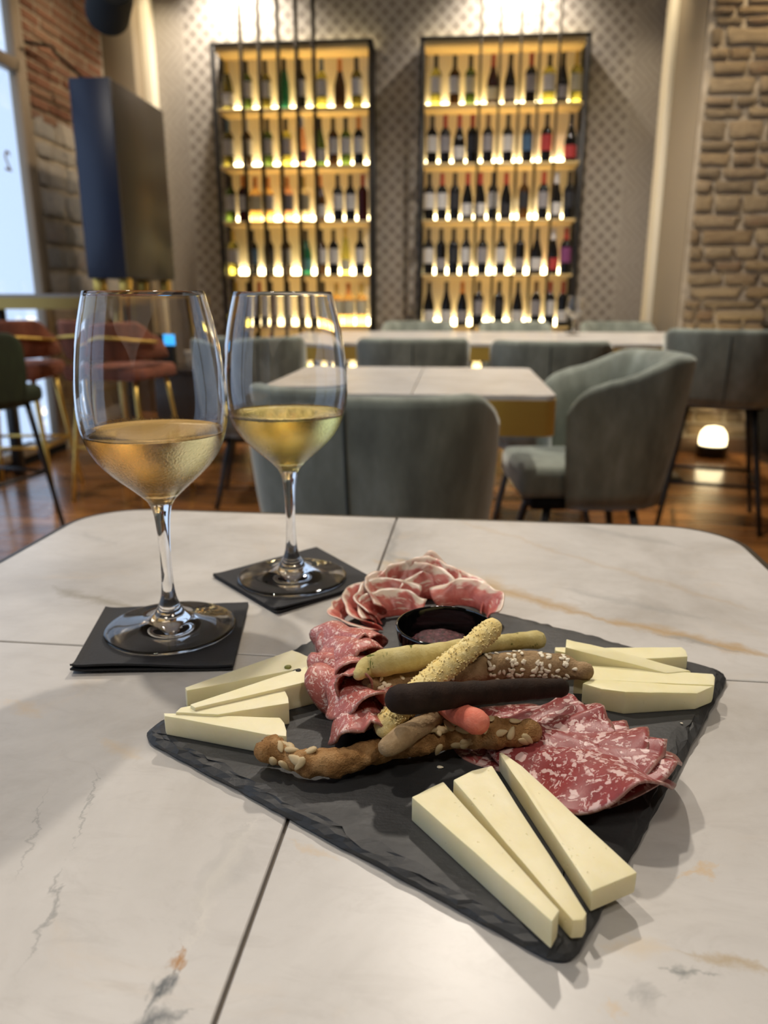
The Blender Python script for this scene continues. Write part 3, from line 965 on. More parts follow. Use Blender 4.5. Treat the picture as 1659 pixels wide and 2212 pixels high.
# the empty table beyond
mid = empty('marble_table', (-0.11, 2.16, 0))
tag(mid, 'small empty marble topped table with brass apron between velvet chairs', 'table')
prism('tile', rounded_rect(-0.46, -0.101, 1.80, 2.52, 0.03, 5, (1, 0, 0, 1)), 0.738, 0.75, M['marble_far'], mid, 0.001, True, 1)
prism('tile', rounded_rect(-0.099, 0.235, 1.80, 2.52, 0.03, 5, (0, 1, 1, 0)), 0.738, 0.75, M['marble_far'], mid, 0.001, True, 1)
prism('apron', rounded_rect(-0.462, 0.237, 1.798, 2.522, 0.032, 5), 0.655, 0.7385, M['brass'], mid)
box('pedestal', -0.15, -0.07, 2.12, 2.20, 0.01, 0.655, M['black'], mid, 0.004, 1, True)
box('foot_plate', -0.33, 0.11, 1.94, 2.38, 0, 0.015, M['black'], mid, 0.004, 1, True)
# the long table
far = empty('long_table', (0.25, 4.4, 0))
tag(far, 'long marble topped table with brass apron in front of the bottle shelves', 'table')
prism('table_top', rounded_rect(-0.95, 1.45, 3.84, 5.15, 0.03, 5), 0.735, 0.75, M['marble_far'], far, 0.001)
prism('apron', rounded_rect(-0.945, 1.445, 3.845, 5.145, 0.032, 5), 0.665, 0.7352, M['brass'], far)
for x in (-0.5, 1.0):
    box('pedestal', x-0.05, x+0.05, 4.43, 4.53, 0.01, 0.665, M['black'], far, 0.004, 1, True)
    box('foot_plate', x-0.25, x+0.25, 4.2, 4.76, 0, 0.015, M['black'], far, 0.004, 1, True)

# bar table with the navy cabinet on it
bt = empty('bar_table', (-2.13, 4.8, 0))
tag(bt, 'high bar table with broad brass edge next to the window', 'table')
prism('table_top', rounded_rect(XL+0.07, -1.77, 3.98, 5.6, 0.02, 4), 0.965, 0.982, plain('bar_top', (0.30, 0.27, 0.23), 0.25), bt, 0.001)
prism('apron', rounded_rect(XL+0.068, -1.768, 3.978, 5.602, 0.02, 4), 0.905, 0.9652, M['brassdark'], bt)
for x, yy in ((-1.80, 4.02), (-1.80, 5.55), (XL+0.11, 4.02), (XL+0.11, 5.55)):
    box('leg', x-0.025, x+0.025, yy-0.025, yy+0.025, 0, 0.905, M['brassdark'] if x > -2 else M['black'], bt, 0.003, 1, True)
cb = empty('display_cabinet', (-2.07, 5.0, 0.982))
tag(cb, 'tall navy fronted cabinet with brown sides standing on the bar table', 'cabinet')
box('cabinet_body', -2.185, -1.95, 4.62, 5.42, 1.075, 2.14, NT('brown_cabinet_side').set(color=(0.028, 0.022, 0.017), rough=0.5).m, cb, 0.004, 1, True)
box('front_panel', -2.187, -1.948, 4.60, 4.622, 1.072, 2.143, plain('navy_panel', (0.009, 0.016, 0.042), 0.45), cb, 0.004, 1, True)
for x in (-2.15, -1.99):
    for yy in (4.68, 5.34):
        box('foot', x-0.03, x+0.03, yy-0.03, yy+0.03, 0.982, 1.075, M['brass'], cb, 0.003, 1, True)
tag(tube('power_cable', [(XL+0.055, 4.72, 2.36), (XL+0.09, 4.95, 2.40), (-2.44, 5.0, 2.38), (-2.35, 5.0, 2.30), (-2.25, 5.0, 2.20), (-2.205, 5.0, 2.13), (-2.20, 5.0, 2.05)], [0.009], M['blackmatte'], n=36, seg=8), 'black cable drooping from the brick wall to the navy cabinet', 'cable')

# service trolley with card terminal
tr = empty('service_trolley', (-1.45, 4.55, 0))
tag(tr, 'low dark brown service trolley carrying a card terminal', 'trolley')
dk = plain('dark_walnut', (0.030, 0.017, 0.010), 0.35)
box('body', -1.73, -1.13, 4.36, 4.8, 0.14, 0.545, dk, tr, 0.006, 2, True)
box('top', -1.75, -1.11, 4.34, 4.82, 0.545, 0.57, dk, tr, 0.004, 2, True)
for x in (-1.69, -1.17):
    for yy in (4.40, 4.76):
        box('leg', x-0.018, x+0.018, yy-0.018, yy+0.018, 0, 0.14, M['black'], tr, world=True)
te = empty('card_terminal', (-1.70, 4.50, 0.57), R(8))
tag(te, 'black card payment terminal with blue lit screen', 'terminal')
bm = bmesh.new()
vsx = [bm.verts.new(p) for p in ((-0.07, -0.07, 0), (0.07, -0.07, 0), (0.07, 0.09, 0), (-0.07, 0.09, 0), (-0.07, -0.05, 0.10), (0.07, -0.05, 0.10), (0.07, 0.06, 0.19), (-0.07, 0.06, 0.19))]
for f in ((3, 2, 1, 0), (4, 5, 6, 7), (0, 1, 5, 4), (1, 2, 6, 5), (2, 3, 7, 6), (3, 0, 4, 7)):
    bm.faces.new([vsx[i] for i in f])
bmesh.ops.bevel(bm, geom=bm.edges[:], offset=0.008, segments=2, affect='EDGES')
bm_obj('terminal_body', bm, M['blackmatte'], te, smooth=True, angle=40)
scr = NT('blue_screen').set(color=(0.02, 0.1, 0.2), emit=(0.05, 0.42, 0.95), power=1.6).m
box('screen', 0.015, 0.095, -0.062, -0.056, 0.13, 0.19, scr, te, 0.002, 1)
bx = empty('paper_box', (-1.45, 4.52, 0.57), R(-4))
tag(bx, 'small beige paper box beside the card terminal', 'box')
box('box_body', -0.085, 0.085, -0.06, 0.06, 0, 0.095, plain('kraft_paper', (0.42, 0.34, 0.24), 0.8), bx, 0.003, 1)
box('lid', -0.088, 0.088, -0.063, 0.063, 0.075, 0.10, plain('kraft_lid', (0.46, 0.38, 0.28), 0.8), bx, 0.003, 1)

# black cabinet at the stone wall, floor uplight
kb = empty('side_cabinet', (2.1, 4.75, 0))
tag(kb, 'plain black cabinet standing against the stone wall', 'cabinet')
box('cabinet_body', 1.86, 2.36, 4.62, 5.0, 0.06, 0.79, M['blackmatte'], kb, 0.006, 1, True)
box('cabinet_top', 1.845, 2.375, 4.605, 5.01, 0.79, 0.815, M['black'], kb, 0.004, 1, True)
box('plinth', 1.88, 2.34, 4.65, 5.0, 0, 0.06, M['black'], kb, world=True)
ul = empty('floor_uplight', (1.62, 4.93, 0))
tag(ul, 'small round floor uplight shining up the stone wall', 'lamp')
lathe('housing', [(0.085, 0), (0.09, 0.006), (0.09, 0.07), (0.082, 0.075)], M['black'], ul, 28)
lathe('frosted_dome', [(0.08, 0.0755), (0.082, 0.11), (0.074, 0.15), (0.05, 0.18), (0.004, 0.19)], NT('uplight_glow').set(color=(1, 0.9, 0.7), emit=(1, 0.82, 0.48), power=5).m, ul, 28)
spot('uplight_beam', (1.62, 4.93, 0.22), (1.64, 5.08, 0.9), 16, 120, 0.6, 0.04, (1, 0.82, 0.5))
# black spotlights near the ceiling
def track_lamp(loc, aim, label, size=1.0):
    r = empty('track_spotlight', loc)
    tag(r, label, 'lamp')
    b = lathe('lamp_head', [(0.03, -0.09), (0.062, -0.085), (0.068, 0.0), (0.068, 0.11), (0.062, 0.115), (0.058, 0.10), (0.02, 0.09)], M['blackmatte'], r, 28)
    b.rotation_euler = (Vector(aim)-Vector(loc)).to_track_quat('Z', 'Y').to_euler()
    b.scale = (size,)*3
    z = CEIL-loc[2]
    tube('stem', [(0, 0, 0.02), (0, 0, z-0.03)], [0.012], M['blackmatte'], r, n=3, seg=10, round_ends=False)
    lathe('ceiling_plate', [(0.05, z-0.03), (0.05, z)], M['blackmatte'], r, 20)
    return r
track_lamp((-1.655, 4.0, 2.33), (-2.1, 4.8, 2.2), 'black cylinder spotlight hanging above the navy cabinet', 1.55)
track_lamp((1.42, 4.9, 2.72), (1.75, 5.1, 2.3), 'black cylinder spotlight hanging before the stone wall', 1.0)
wg = empty('wine_glass', (PY(1238, 705, 4.75).x, 4.75, 0.75))
tag(wg, 'empty wine glass standing alone on the long table', 'wine glass')

# ------------------------------------------------------------------ wine glasses
OUT = [(0.0006, 0.0018), (0.012, 0.0016), (0.028, 0.0010), (0.038, 0.0005), (0.0415, 0.0002), (0.0425, 0.0006), (0.0432, 0.0014), (0.0428, 0.0024), (0.040, 0.0032), (0.030, 0.0047), (0.020, 0.0070), (0.0135, 0.0098), (0.0095, 0.0135), (0.0070, 0.018), (0.0050, 0.024), (0.0040, 0.032), (0.0036, 0.042),
       (0.0037, 0.056), (0.0043, 0.070), (0.0055, 0.0815), (0.0078, 0.0885), (0.0120, 0.0935), (0.0185, 0.0995), (0.0270, 0.1070), (0.0345, 0.1150), (0.0400, 0.1235), (0.0437, 0.1335), (0.0455, 0.1440),
       (0.0459, 0.1540), (0.0454, 0.1650), (0.0440, 0.1785), (0.0423, 0.1900), (0.0401, 0.2010), (0.0377, 0.2110), (0.0354, 0.2195)]
INN = [(0.0014, 0.0958), (0.0060, 0.0966), (0.0120, 0.0988), (0.0185, 0.1024), (0.0262, 0.1087), (0.0334, 0.1163), (0.0388, 0.1245), (0.0425, 0.1342), (0.0444, 0.1443), (0.0449, 0.1540), (0.0445, 0.1648), (0.0431, 0.1783), (0.0414, 0.1898), (0.0392, 0.2008), (0.0368, 0.2108), (0.0346, 0.2193)]
def smooth_prof(pr, n):
    pts = catmull([(r, 0, z) for r, z in pr], n)
    return [(max(0.0004, p.x), p.z) for p in pts]
def glass_mat():
    t = NT('clear_crystal')
    p = t.coord()
    sx = t.n('ShaderNodeSeparateXYZ')
    t.link(p, sx.inputs[0])
    mask = t.math('MULTIPLY', t.step(sx.outputs[2], 0.094, 0.104), t.step(sx.outputs[2], 0.122, 0.139, 1, 0))
    dew = t.math('MULTIPLY', t.noise(p, 700, 2, 0.5), mask)
    t.set(color=(1, 1, 1), rough=0.0, trans=1.0, ior=1.5)
    t.bump(dew, 0.55, 0.0006)
    return t.m
M['glass'] = glass_mat()
gprof = smooth_prof(OUT, 110)+[(0.0351, 0.2200), (0.0348, 0.2199)]+smooth_prof(INN, 46)[::-1]
def wine_mat(name, c):
    t = NT(name)
    t.set(color=c, rough=0.0, trans=1.0, ior=1.34)
    return t.m
def wine_geo(level):
    pr = [(r+0.00015, z-0.0001) for r, z in smooth_prof(INN, 46)]
    res = [q for q in pr if q[1] < level-0.0005]
    r = res[-1][0]
    def rin(z):
        for (a, za), (b, zb) in zip(pr, pr[1:]):
            if za <= z <= zb:
                return a+(b-a)*(z-za)/(zb-za)
        return r
    return res+[(rin(level), level), (rin(level)-0.0012, level-0.0006), (rin(level)*0.6, level-0.0007), (0.0005, level-0.0007)]
NAPT = 0.0032
glass_spots = [(P(370, 1358, 0.753), 0.1352, wine_mat('blush_wine', (0.96, 0.64, 0.24)), 'wine glass of blush golden wine on the squared black napkin'),
               (P(632, 1249, 0.753), 0.1325, wine_mat('pale_wine', (0.97, 0.82, 0.28)), 'wine glass of pale yellow wine on the diagonal black napkin')]
gme = None
for pos, level, wm, lab in glass_spots:
    r = empty('wine_glass', (pos.x, pos.y, 0.75+NAPT))
    tag(r, lab, 'wine glass', 'filled wine glasses')
    if gme is None:
        gme = lathe('glass_bowl', gprof, M['glass'], r, 96).data
        gme.polygons.foreach_set('use_smooth', [True]*len(gme.polygons))
    else:
        link('glass_bowl', gme, None, r)
    lathe('wine', wine_geo(level), wm, r, 96)
o = link('glass_bowl', gme, None, wg)

# ------------------------------------------------------------------ napkins
nm = NT('black_paper')
pcoord = nm.coord()
nm.set(color=(0.0085, 0.0085, 0.0105), rough=0.75, sheen=0.05)
nm.bump(nm.noise(pcoord, 700, 3), 0.35, 0.0006)
def napkin(label, corners, lift, seed):
    c = [P(x, y, 0.751) for x, y in corners]      # front-left, front-right, back-right, back-left
    ctr = sum(c, Vector())/4
    r = empty('napkin', (ctr.x, ctr.y, 0.75))
    tag(r, label, 'napkin', 'black paper napkins')
    N = 24
    for li, (z0, th, dx) in enumerate(((0.0002, 0.0011, 0.0), (0.0015, 0.0013, 0.0012))):
        vs_, fs = [], []
        for side in (0, 1):
            for j in range(N+1):
                for i in range(N+1):
                    u, v = i/N, j/N
                    p = (c[0]*(1-u)+c[1]*u)*(1-v)+(c[3]*(1-u)+c[2]*u)*v
                    p = p.lerp(ctr, 0.004*li)
                    edge = max(0, 1-v*9)**2*(0.5+0.5*li)*lift*(0.65+0.35*math.sin(u*5+seed))
                    edge += max(0, 1-u*12)**2*lift*0.3
                    wv = 0.0002*noise.noise(Vector((u*5+seed, v*5, li)))
                    z = 0.75+z0+max(0, wv)+edge+(th if side else 0)
                    vs_.append((p.x-ctr.x, p.y-ctr.y, z-0.75))
        K = (N+1)**2
        for j in range(N):
            for i in range(N):
                a = j*(N+1)+i
                fs.append((K+a, K+a+1, K+a+N+2, K+a+N+1))
                fs.append((a+N+1, a+N+2, a+1, a))
        for i in range(N):
            for a, b in ((i, i+1), (N*(N+1)+i+1, N*(N+1)+i)):
                fs.append((a, b, K+b, K+a))
            for a, b in (((i+1)*(N+1), i*(N+1)), (i*(N+1)+N, (i+1)*(N+1)+N)):
                fs.append((a, b, K+b, K+a))
        mesh('folded_layer', vs_, fs, nm.m, r, smooth=False)
    return r
napkin('black folded paper napkin under the blush wine glass, edges square to the table', [(152, 1455), (503, 1447), (537, 1305), (228, 1318)], 0.0042, 0.4)
napkin('black folded paper napkin under the pale wine glass, turned diagonally', [(598, 1327), (818, 1259), (684, 1185), (460, 1245)], 0.0030, 2.0)

# ------------------------------------------------------------------ slate board
ST = 0.7565
def slate_mat():
    t = NT('black_slate')
    p = t.coord()
    n1 = t.noise(p, 16, 8, 0.65, 0.4)
    t.set(color=t.ramp(n1, [(0.3, (0.020, 0.021, 0.022)), (0.7, (0.046, 0.047, 0.048))]), rough=t.ramp(t.noise(p, 40, 5), [(0.3, (0.42,)*3), (0.7, (0.62,)*3)]), spec=0.45)
    h = t.math('ADD', t.noise(p, 60, 9, 0.7), t.math('MULTIPLY', t.noise(t.mapping(p, (1, 3.5, 1), rot=(0, 0, 0.5)), 22, 5, 0.6), 1.2))
    t.bump(h, 0.45, 0.0012)
    return t.m
M['slate'] = slate_mat()
def slate_board():
    cor = [P(x, y, 0.751) for x, y in ((298, 1594), (1232, 2104), (1577, 1462), (880, 1279))]
    r = 0.013
    pts = []
    for k in range(4):
        a, b, c = cor[k-1], cor[k], cor[(k+1) % 4]
        d0, d1 = (a-b).normalized(), (c-b).normalized()
        for q in range(7):
            t = q/6
            p = (b+d0*r)*(1-t)**2+b*2*t*(1-t)+(b+d1*r)*t*t
            pts.append(p)
        n = 46
        for q in range(1, n):
            pts.append((b+d1*r).lerp(c-d1*r, q/n))
    ctr = sum(cor, Vector())/4
    root = empty('slate_board', (ctr.x, ctr.y, 0.75))
    tag(root, 'square black slate board with chipped edges holding cheese and cold cuts', 'board')
    n = len(pts)
    def ringv(inset, z, amp, f, seed, zamp=0.0):
        res = []
        for k, p in enumerate(pts):
            a, b = pts[k-1], pts[(k+1) % n]
            tg = (b-a).normalized()
            nrm = Vector((tg.y, -tg.x, 0))
            w_ = amp*(noise.noise(p*f+Vector((seed, 0, 0)))+0.6*noise.noise(p*f*3.1+Vector((0, seed, 0))))
            q = p-nrm*(inset-w_)
            res.append((q.x-ctr.x, q.y-ctr.y, z+zamp*noise.noise(p*f*1.7+Vector((seed, seed, 4)))))
        return res
    rings = [ringv(0.0012, 0.0004, 0.0006, 90, 1), ringv(0.0002, 0.0018, 0.0008, 90, 2), ringv(0.0006, 0.0036, 0.0012, 110, 3, 0.0007),
             ringv(0.0026, 0.0050, 0.0018, 110, 5, 0.0008), ringv(0.0042, 0.0056, 0.0022, 120, 8, 0.0006), ringv(0.0066, 0.0063, 0.0026, 90, 9, 0.0002), ringv(0.0100, 0.0065, 0.001, 60, 11)]
    vs_ = [v for rg in rings for v in rg]
    fs = []
    for i in range(len(rings)-1):
        for k in range(n):
            k2 = (k+1) % n
            fs.append((i*n+k, i*n+k2, (i+1)*n+k2, (i+1)*n+k))
    fs.append(tuple((len(rings)-1)*n+k for k in range(n)))
    fs.append(tuple(range(n))[::-1])
    mesh('slate_slab', vs_, fs, M['slate'], root)
slate_board()

# ------------------------------------------------------------------ cheese
def cheese_mat(name, c0, c1, pits):
    t = NT(name)
    p = t.coord()
    t.set(color=t.ramp(t.noise(p, 45, 5, 0.6), [(0.3, c0), (0.7, c1)]), rough=0.48, sss=0.35, spec=0.4)
    t.sssr((0.9, 0.75, 0.35), 0.004)
    wv = t.n('ShaderNodeVectorMath', operation='MULTIPLY_ADD')
    t.link(t.noise(p, 300, 2, 0.5, 0, 'Color'), wv.inputs[0])
    wv.inputs[1].default_value = (0.003, 0.003, 0.003)
    t.link(p, wv.inputs[2])
    pit = t.step(t.voronoi(wv.outputs[0], 230), 0.04, 0.16)
    pit = t.math('MAXIMUM', pit, t.step(t.noise(p, 70, 2), 0.44, 0.54, 1, 0))
    h = t.math('ADD', t.math('MULTIPLY', pit, pits*3), t.math('MULTIPLY', t.noise(p, 420, 4, 0.6), 0.35))
    t.bump(h, 0.4, 0.0006)
    return t.m
M['cheese_f'] = cheese_mat('pale_firm_cheese', (0.82, 0.73, 0.42), (0.88, 0.81, 0.55), 0.5)
M['cheese_l'] = cheese_mat('pepper_cheese', (0.83, 0.76, 0.47), (0.89, 0.83, 0.59), 0.15)
M['cheese_r'] = cheese_mat('mild_cheese', (0.82, 0.75, 0.42), (0.88, 0.82, 0.54), 0.15)
def wedge(label, top, h, mat, bev=0.0007, hs=None, seed=0, sink=0.0):
    """top: photo pixels of the upper face; heights per corner optional"""
    n = len(top)
    hs = hs or [h]*n
    tp = [P(x, y, ST+hh+sink) for (x, y), hh in zip(top, hs)]
    ctr = sum(tp, Vector())/n
    r_loc = Vector((ctr.x, ctr.y, ST))
    bm = bmesh.new()
    a = [bm.verts.new((p.x-ctr.x, p.y-ctr.y, sink+0.0001)) for p in tp]
    b = [bm.verts.new((p.x-ctr.x, p.y-ctr.y, p.z-ST)) for p in tp]
    for k in range(n):
        bm.faces.new((a[k], a[(k+1) % n], b[(k+1) % n], b[k]))
    bm.faces.new(a[::-1])
    bm.faces.new(b)
    bmesh.ops.recalc_face_normals(bm, faces=bm.faces)
    bmesh.ops.bevel(bm, geom=bm.edges[:], offset=bev, segments=2, affect='EDGES', profile=0.6)
    bmesh.ops.triangulate(bm, faces=[f for f in bm.faces if len(f.verts) > 4])
    bmesh.ops.subdivide_edges(bm, edges=[e for e in bm.edges if e.calc_length() > 0.012], cuts=5, use_grid_fill=True)
    for v in bm.verts:
        q = v.co*130+Vector((seed*3.3, seed, 0))
        d = noise.noise(q)*0.00035+noise.noise(q*3)*0.00018
        if v.co.z > sink+0.001:
            v.co += Vector((d, noise.noise(q+Vector((5, 5, 5)))*0.00035, d*0.6))
    o = bm_obj('cheese_wedge', bm, mat, None, smooth=True, angle=38)
    o.location = r_loc
    return tag(o, label, 'cheese')
G1, G2, G3 = 'pitted cheese wedges at the board corner', 'peppercorn cheese wedges', 'smooth cheese wedges by the sesame stick'
fr = [wedge('long pitted cheese wedge with its narrow tip at the slate corner, outermost of three', [(889, 1721), (958, 1687), (1208, 1966), (1194, 1990)], 0.0118, M['cheese_f'], seed=1),
      wedge('long pitted cheese wedge lying between two others at the slate corner', [(979, 1684), (1019, 1664), (1062, 1653), (1269, 1972), (1262, 1986), (1236, 1988)], 0.012, M['cheese_f'], hs=[0.013, 0.013, 0.013, 0.008, 0.008, 0.008], seed=2),
      wedge('long cheese wedge pointing at the flat salami, broad end over the slate edge', [(1078, 1626), (1084, 1624), (1127, 1653), (1376, 1884), (1279, 1925)], 0.0092, M['cheese_f'], seed=3)]
for o in fr: o['group'] = G1
lf = [wedge('peppercorn cheese wedge nearest the black napkin, green peppercorn near broad end', [(399, 1485), (632, 1403), (666, 1418), (675, 1431), (668, 1440), (402, 1492)], 0.011, M['cheese_l'], seed=4),
      wedge('peppercorn cheese wedge with pale broad end against the folded salami', [(409, 1522), (572, 1468), (679, 1434), (688, 1450), (691, 1466), (420, 1529)], 0.0145, M['cheese_l'], seed=5),
      wedge('peppercorn cheese wedge with dark pepper ring near its thin tip', [(379, 1538), (389, 1528), (615, 1488), (623, 1505), (624, 1518), (470, 1543)], 0.0125, M['cheese_l'], seed=6),
      wedge('peppercorn cheese wedge lowest of four, beside the slate corner and seeded stick', [(354, 1539), (604, 1550), (614, 1561), (619, 1578), (619, 1590), (575, 1586), (356, 1546)], 0.011, M['cheese_l'], seed=7)]
for o in lf: o['group'] = G2
rg = [wedge('smooth cheese wedge furthest from the salami, its broad end facing the marble', [(1199, 1397), (1290, 1399), (1472, 1397), (1482, 1405), (1486, 1418), (1300, 1428), (1199, 1405)], 0.009, M['cheese_r'], seed=8),
      wedge('smooth cheese wedge lying askew across its neighbour', [(1224, 1380), (1330, 1404), (1493, 1449), (1440, 1453), (1221, 1398)], 0.017, M['cheese_r'], hs=[0.017, 0.016, 0.010, 0.010, 0.017], seed=9),
      wedge('smooth straight cheese wedge between the askew one and the blunt one', [(1242, 1440), (1256, 1436), (1541, 1455), (1545, 1462), (1543, 1480), (1240, 1466)], 0.0095, M['cheese_r'], seed=10),
      wedge('smooth cheese wedge with blunt pale rind end next to the flat salami', [(1258, 1476), (1277, 1467), (1543, 1482), (1506, 1497), (1352, 1494), (1300, 1488)], 0.012, M['cheese_r'], hs=[0.012, 0.012, 0.010, 0.010, 0.0135, 0.0125], seed=11, bev=0.0009)]
for o in rg: o['group'] = G3
def peppercorn(parent, x, y, z, rad, mat, flat=0.35):
    p = P(x, y, z)-parent.location
    bm = bmesh.new()
    bmesh.ops.create_icosphere(bm, subdivisions=2, radius=rad)
    for v in bm.verts:
        v.co *= 1+0.25*noise.noise(v.co*900)
        v.co.z *= flat
        v.co += p
    return bm_obj('peppercorn', bm, mat, parent, smooth=True)
pk = plain('black_pepper', (0.015, 0.012, 0.009), 0.7)
pg = plain('green_pepper', (0.20, 0.20, 0.03), 0.5)
pcn = plain('pepper_core', (0.55, 0.48, 0.33), 0.7)
peppercorn(lf[0], 622, 1441, ST+0.0113, 0.0021, pg, 0.5)
peppercorn(lf[0], 641, 1451, ST+0.0100, 0.0026, pk, 0.5)
peppercorn(lf[1], 645, 1448, ST+0.0146, 0.0017, pk, 0.4)
peppercorn(lf[2], 435, 1523, ST+0.0126, 0.0024, pk, 0.25)
peppercorn(lf[2], 435, 1522, ST+0.0130, 0.0014, pcn, 0.3)
peppercorn(lf[3], 584, 1598, ST+0.0062, 0.0011, pk, 0.9)

# ------------------------------------------------------------------ cold cuts
def salami_mat(name, lean, fat, scale, amount):
    t = NT(name)
    uv = t.coord('UV')
    oi = t.n('ShaderNodeObjectInfo').outputs['Random']
    cx = t.n('ShaderNodeCombineXYZ')
    t.link(t.math('MULTIPLY', oi, 37.0), cx.inputs[2])
    av = t.n('ShaderNodeVectorMath', operation='ADD')
    t.link(uv, av.inputs[0]); t.link(cx.outputs[0], av.inputs[1])
    v = av.outputs[0]
    dist = t.noise(v, scale*0.6, 3, 0.6, 0, 'Color')
    dv = t.n('ShaderNodeVectorMath', operation='MULTIPLY_ADD')
    t.link(dist, dv.inputs[0])
    dv.inputs[1].default_value = (0.5, 0.5, 0.5)
    t.link(v, dv.inputs[2])
    st = t.mapping(dv.outputs[0], (1.0, amount[2], 1.0), rot=(0, 0, 0.6))
    marb = t.step(t.noise(st, scale, 3, 0.55, 0.4), amount[0], amount[0]+0.045)
    blobs = t.step(t.voronoi(st, scale*0.9), amount[1]-0.05, amount[1]+0.03, 1, 0)
    gate = t.step(t.noise(v, scale*0.8, 2), 0.40, 0.50)
    small = t.step(t.noise(dv.outputs[0], scale*3.2, 2, 0.5), 0.60, 0.66, 0, 0.7)
    f = t.math('MAXIMUM', t.math('MAXIMUM', t.math('MULTIPLY', blobs, gate), marb), small)
    tone = t.noise(v, scale*1.5, 5, 0.7)
    base = t.mix(tone, tuple(q*0.62 for q in lean), tuple(min(1, q*1.3) for q in lean))
    c = t.mix(f, base, fat)
    ln = t.n('ShaderNodeVectorMath', operation='LENGTH')
    t.link(uv, ln.inputs[0])
    c = t.mix(t.step(ln.outputs['Value'], 0.955, 0.995, 0, 0.65), c, (0.33, 0.20, 0.16))
    t.set(color=c, rough=0.40, sss=0.25, spec=0.5)
    t.sssr((0.9, 0.25, 0.18), 0.0025)
    t.bump(t.math('ADD', f, tone), 0.25, 0.0005)
    return t.m
M['salami_a'] = salami_mat('fine_salami', (0.48, 0.135, 0.110), (0.80, 0.56, 0.49), 5.5, (0.57, 0.18, 2.6))
M['salami_b'] = salami_mat('coarse_salami', (0.285, 0.050, 0.050), (0.68, 0.47, 0.44), 4.6, (0.585, 0.36, 1.6))
def fold_slice(label, group, mat, pos, yaw, roll, pitch, r, fr, tmax, ruffle=0.002, seed=0, splay=0.0):
    nr, na = 13, 56
    vs_, uv, fs = [], [], []
    def fold(q):
        s = math.copysign(1, q); a = abs(q)
        th = min(a/fr, tmax)
        x, z = fr*math.sin(th), -fr*(1-math.cos(th))
        rest = a-fr*th
        if rest > 0:
            x += rest*math.cos(tmax); z -= rest*math.sin(tmax)
        return s*x, z
    for i in range(nr+1):
        rad = r*i/nr
        for k in range(na):
            a = 2*math.pi*k/na
            wob = 1+0.05*noise.noise(Vector((math.cos(a)*1.5, math.sin(a)*1.5, seed)))*(i/nr)
            p, q = rad*wob*math.cos(a), rad*wob*math.sin(a)
            x, z = fold(q+0.003*math.sin(seed))
            f = (i/nr)**2
            nz = noise.noise(Vector((p*70, q*70, seed*2.0)))
            dz = ruffle*f*(math.sin(a*(3+seed % 3)+seed*1.9)+1.2*nz)
            dx = ruffle*0.8*f*math.cos(a*4+seed)
            th = min(abs(q)/fr, tmax)*math.copysign(1, q)
            vs_.append(Vector((x+dz*math.sin(th)+dx*0.3, p+0.15*dz, z+dz*math.cos(th))))
            uv.append((p/r, q/r))
    for i in range(nr):
        for k in range(na):
            k2 = (k+1) % na
            fs.append((i*na+k, (i+1)*na+k, (i+1)*na+k2, i*na+k2))
    Rm = Euler((pitch, roll, 0), 'XYZ').to_matrix()
    Rz = Matrix.Rotation(yaw, 3, 'Z')
    vs_ = [Rz @ (Rm @ v) for v in vs_]
    lo = ST+0.0006-pos[2]
    vs_ = [Vector((v.x, v.y, max(v.z, lo+0.0004*noise.noise(v*200)))) for v in vs_]
    o = mesh('salami_slice', vs_, fs, mat, None, smooth=True, uvs=uv)
    o.location = pos
    sm = o.modifiers.new('thickness', 'SOLIDIFY')
    sm.thickness = 0.0011
    sm.offset = 1
    return tag(o, label, 'salami', group)
# folded column: arches one behind the other, from ramekin side to the front
nS = 8
for i in range(nS):
    f = i/(nS-1)
    apx = (738+44*f, 1356+134*f)
    pos = P(apx[0], apx[1], ST+0.027)
    pos.z = ST+0.0265-0.002*f+0.001*math.sin(i*2.3)
    names = ['against the prosciutto', 'second from the prosciutto', 'third from the prosciutto', 'fourth from the prosciutto', 'fifth from the prosciutto', 'third from the front of the row', 'second from the front of the row', 'open end facing the bare slate']
    yaw = R(-150+26*math.sin(i*2.6+0.6)+6*f) if i < nS-1 else R(-172)
    fold_slice('thin pink salami slice folded into an arch, '+names[i], 'folded salami slices', M['salami_a'], pos, yaw, R(14*math.sin(i*1.7+1)), R(13+5*math.sin(i*2.1)) if i < nS-1 else R(3), 0.029+0.003*math.sin(i*3.1), 0.0105+0.002*math.sin(i*1.1) if i < nS-1 else 0.0145, R(80), 0.0034, i*1.7+0.5)
# fan of flat folded slices
fan = [(1120, 1560, 60), (1162, 1576, 48), (1198, 1590, 36), (1234, 1602, 24), (1266, 1616, 10), (1288, 1634, -6), (1294, 1658, -30)]
fn = ['under the pink bread stick', 'second from the pink bread stick', 'third from the pink bread stick', 'fourth from the pink bread stick', 'third from the bare slate', 'second from the bare slate', 'outermost on the bare slate']
for i, (x, y, a) in enumerate(fan):
    pos = P(x, y, ST+0.008)
    pos.z = ST+0.0065+0.0013*i
    # each slice lies almost flat, its rim towards the front left lifted
    fold_slice('dark marbled salami slice in the flat fan, '+fn[i], 'fanned salami slices', M['salami_b'], pos, R(a-125), R(6*math.sin(i*1.7)), R(11+4*math.sin(i*2.2)), 0.0355, 0.030, R(38), 0.0023, i*2.3+0.2)
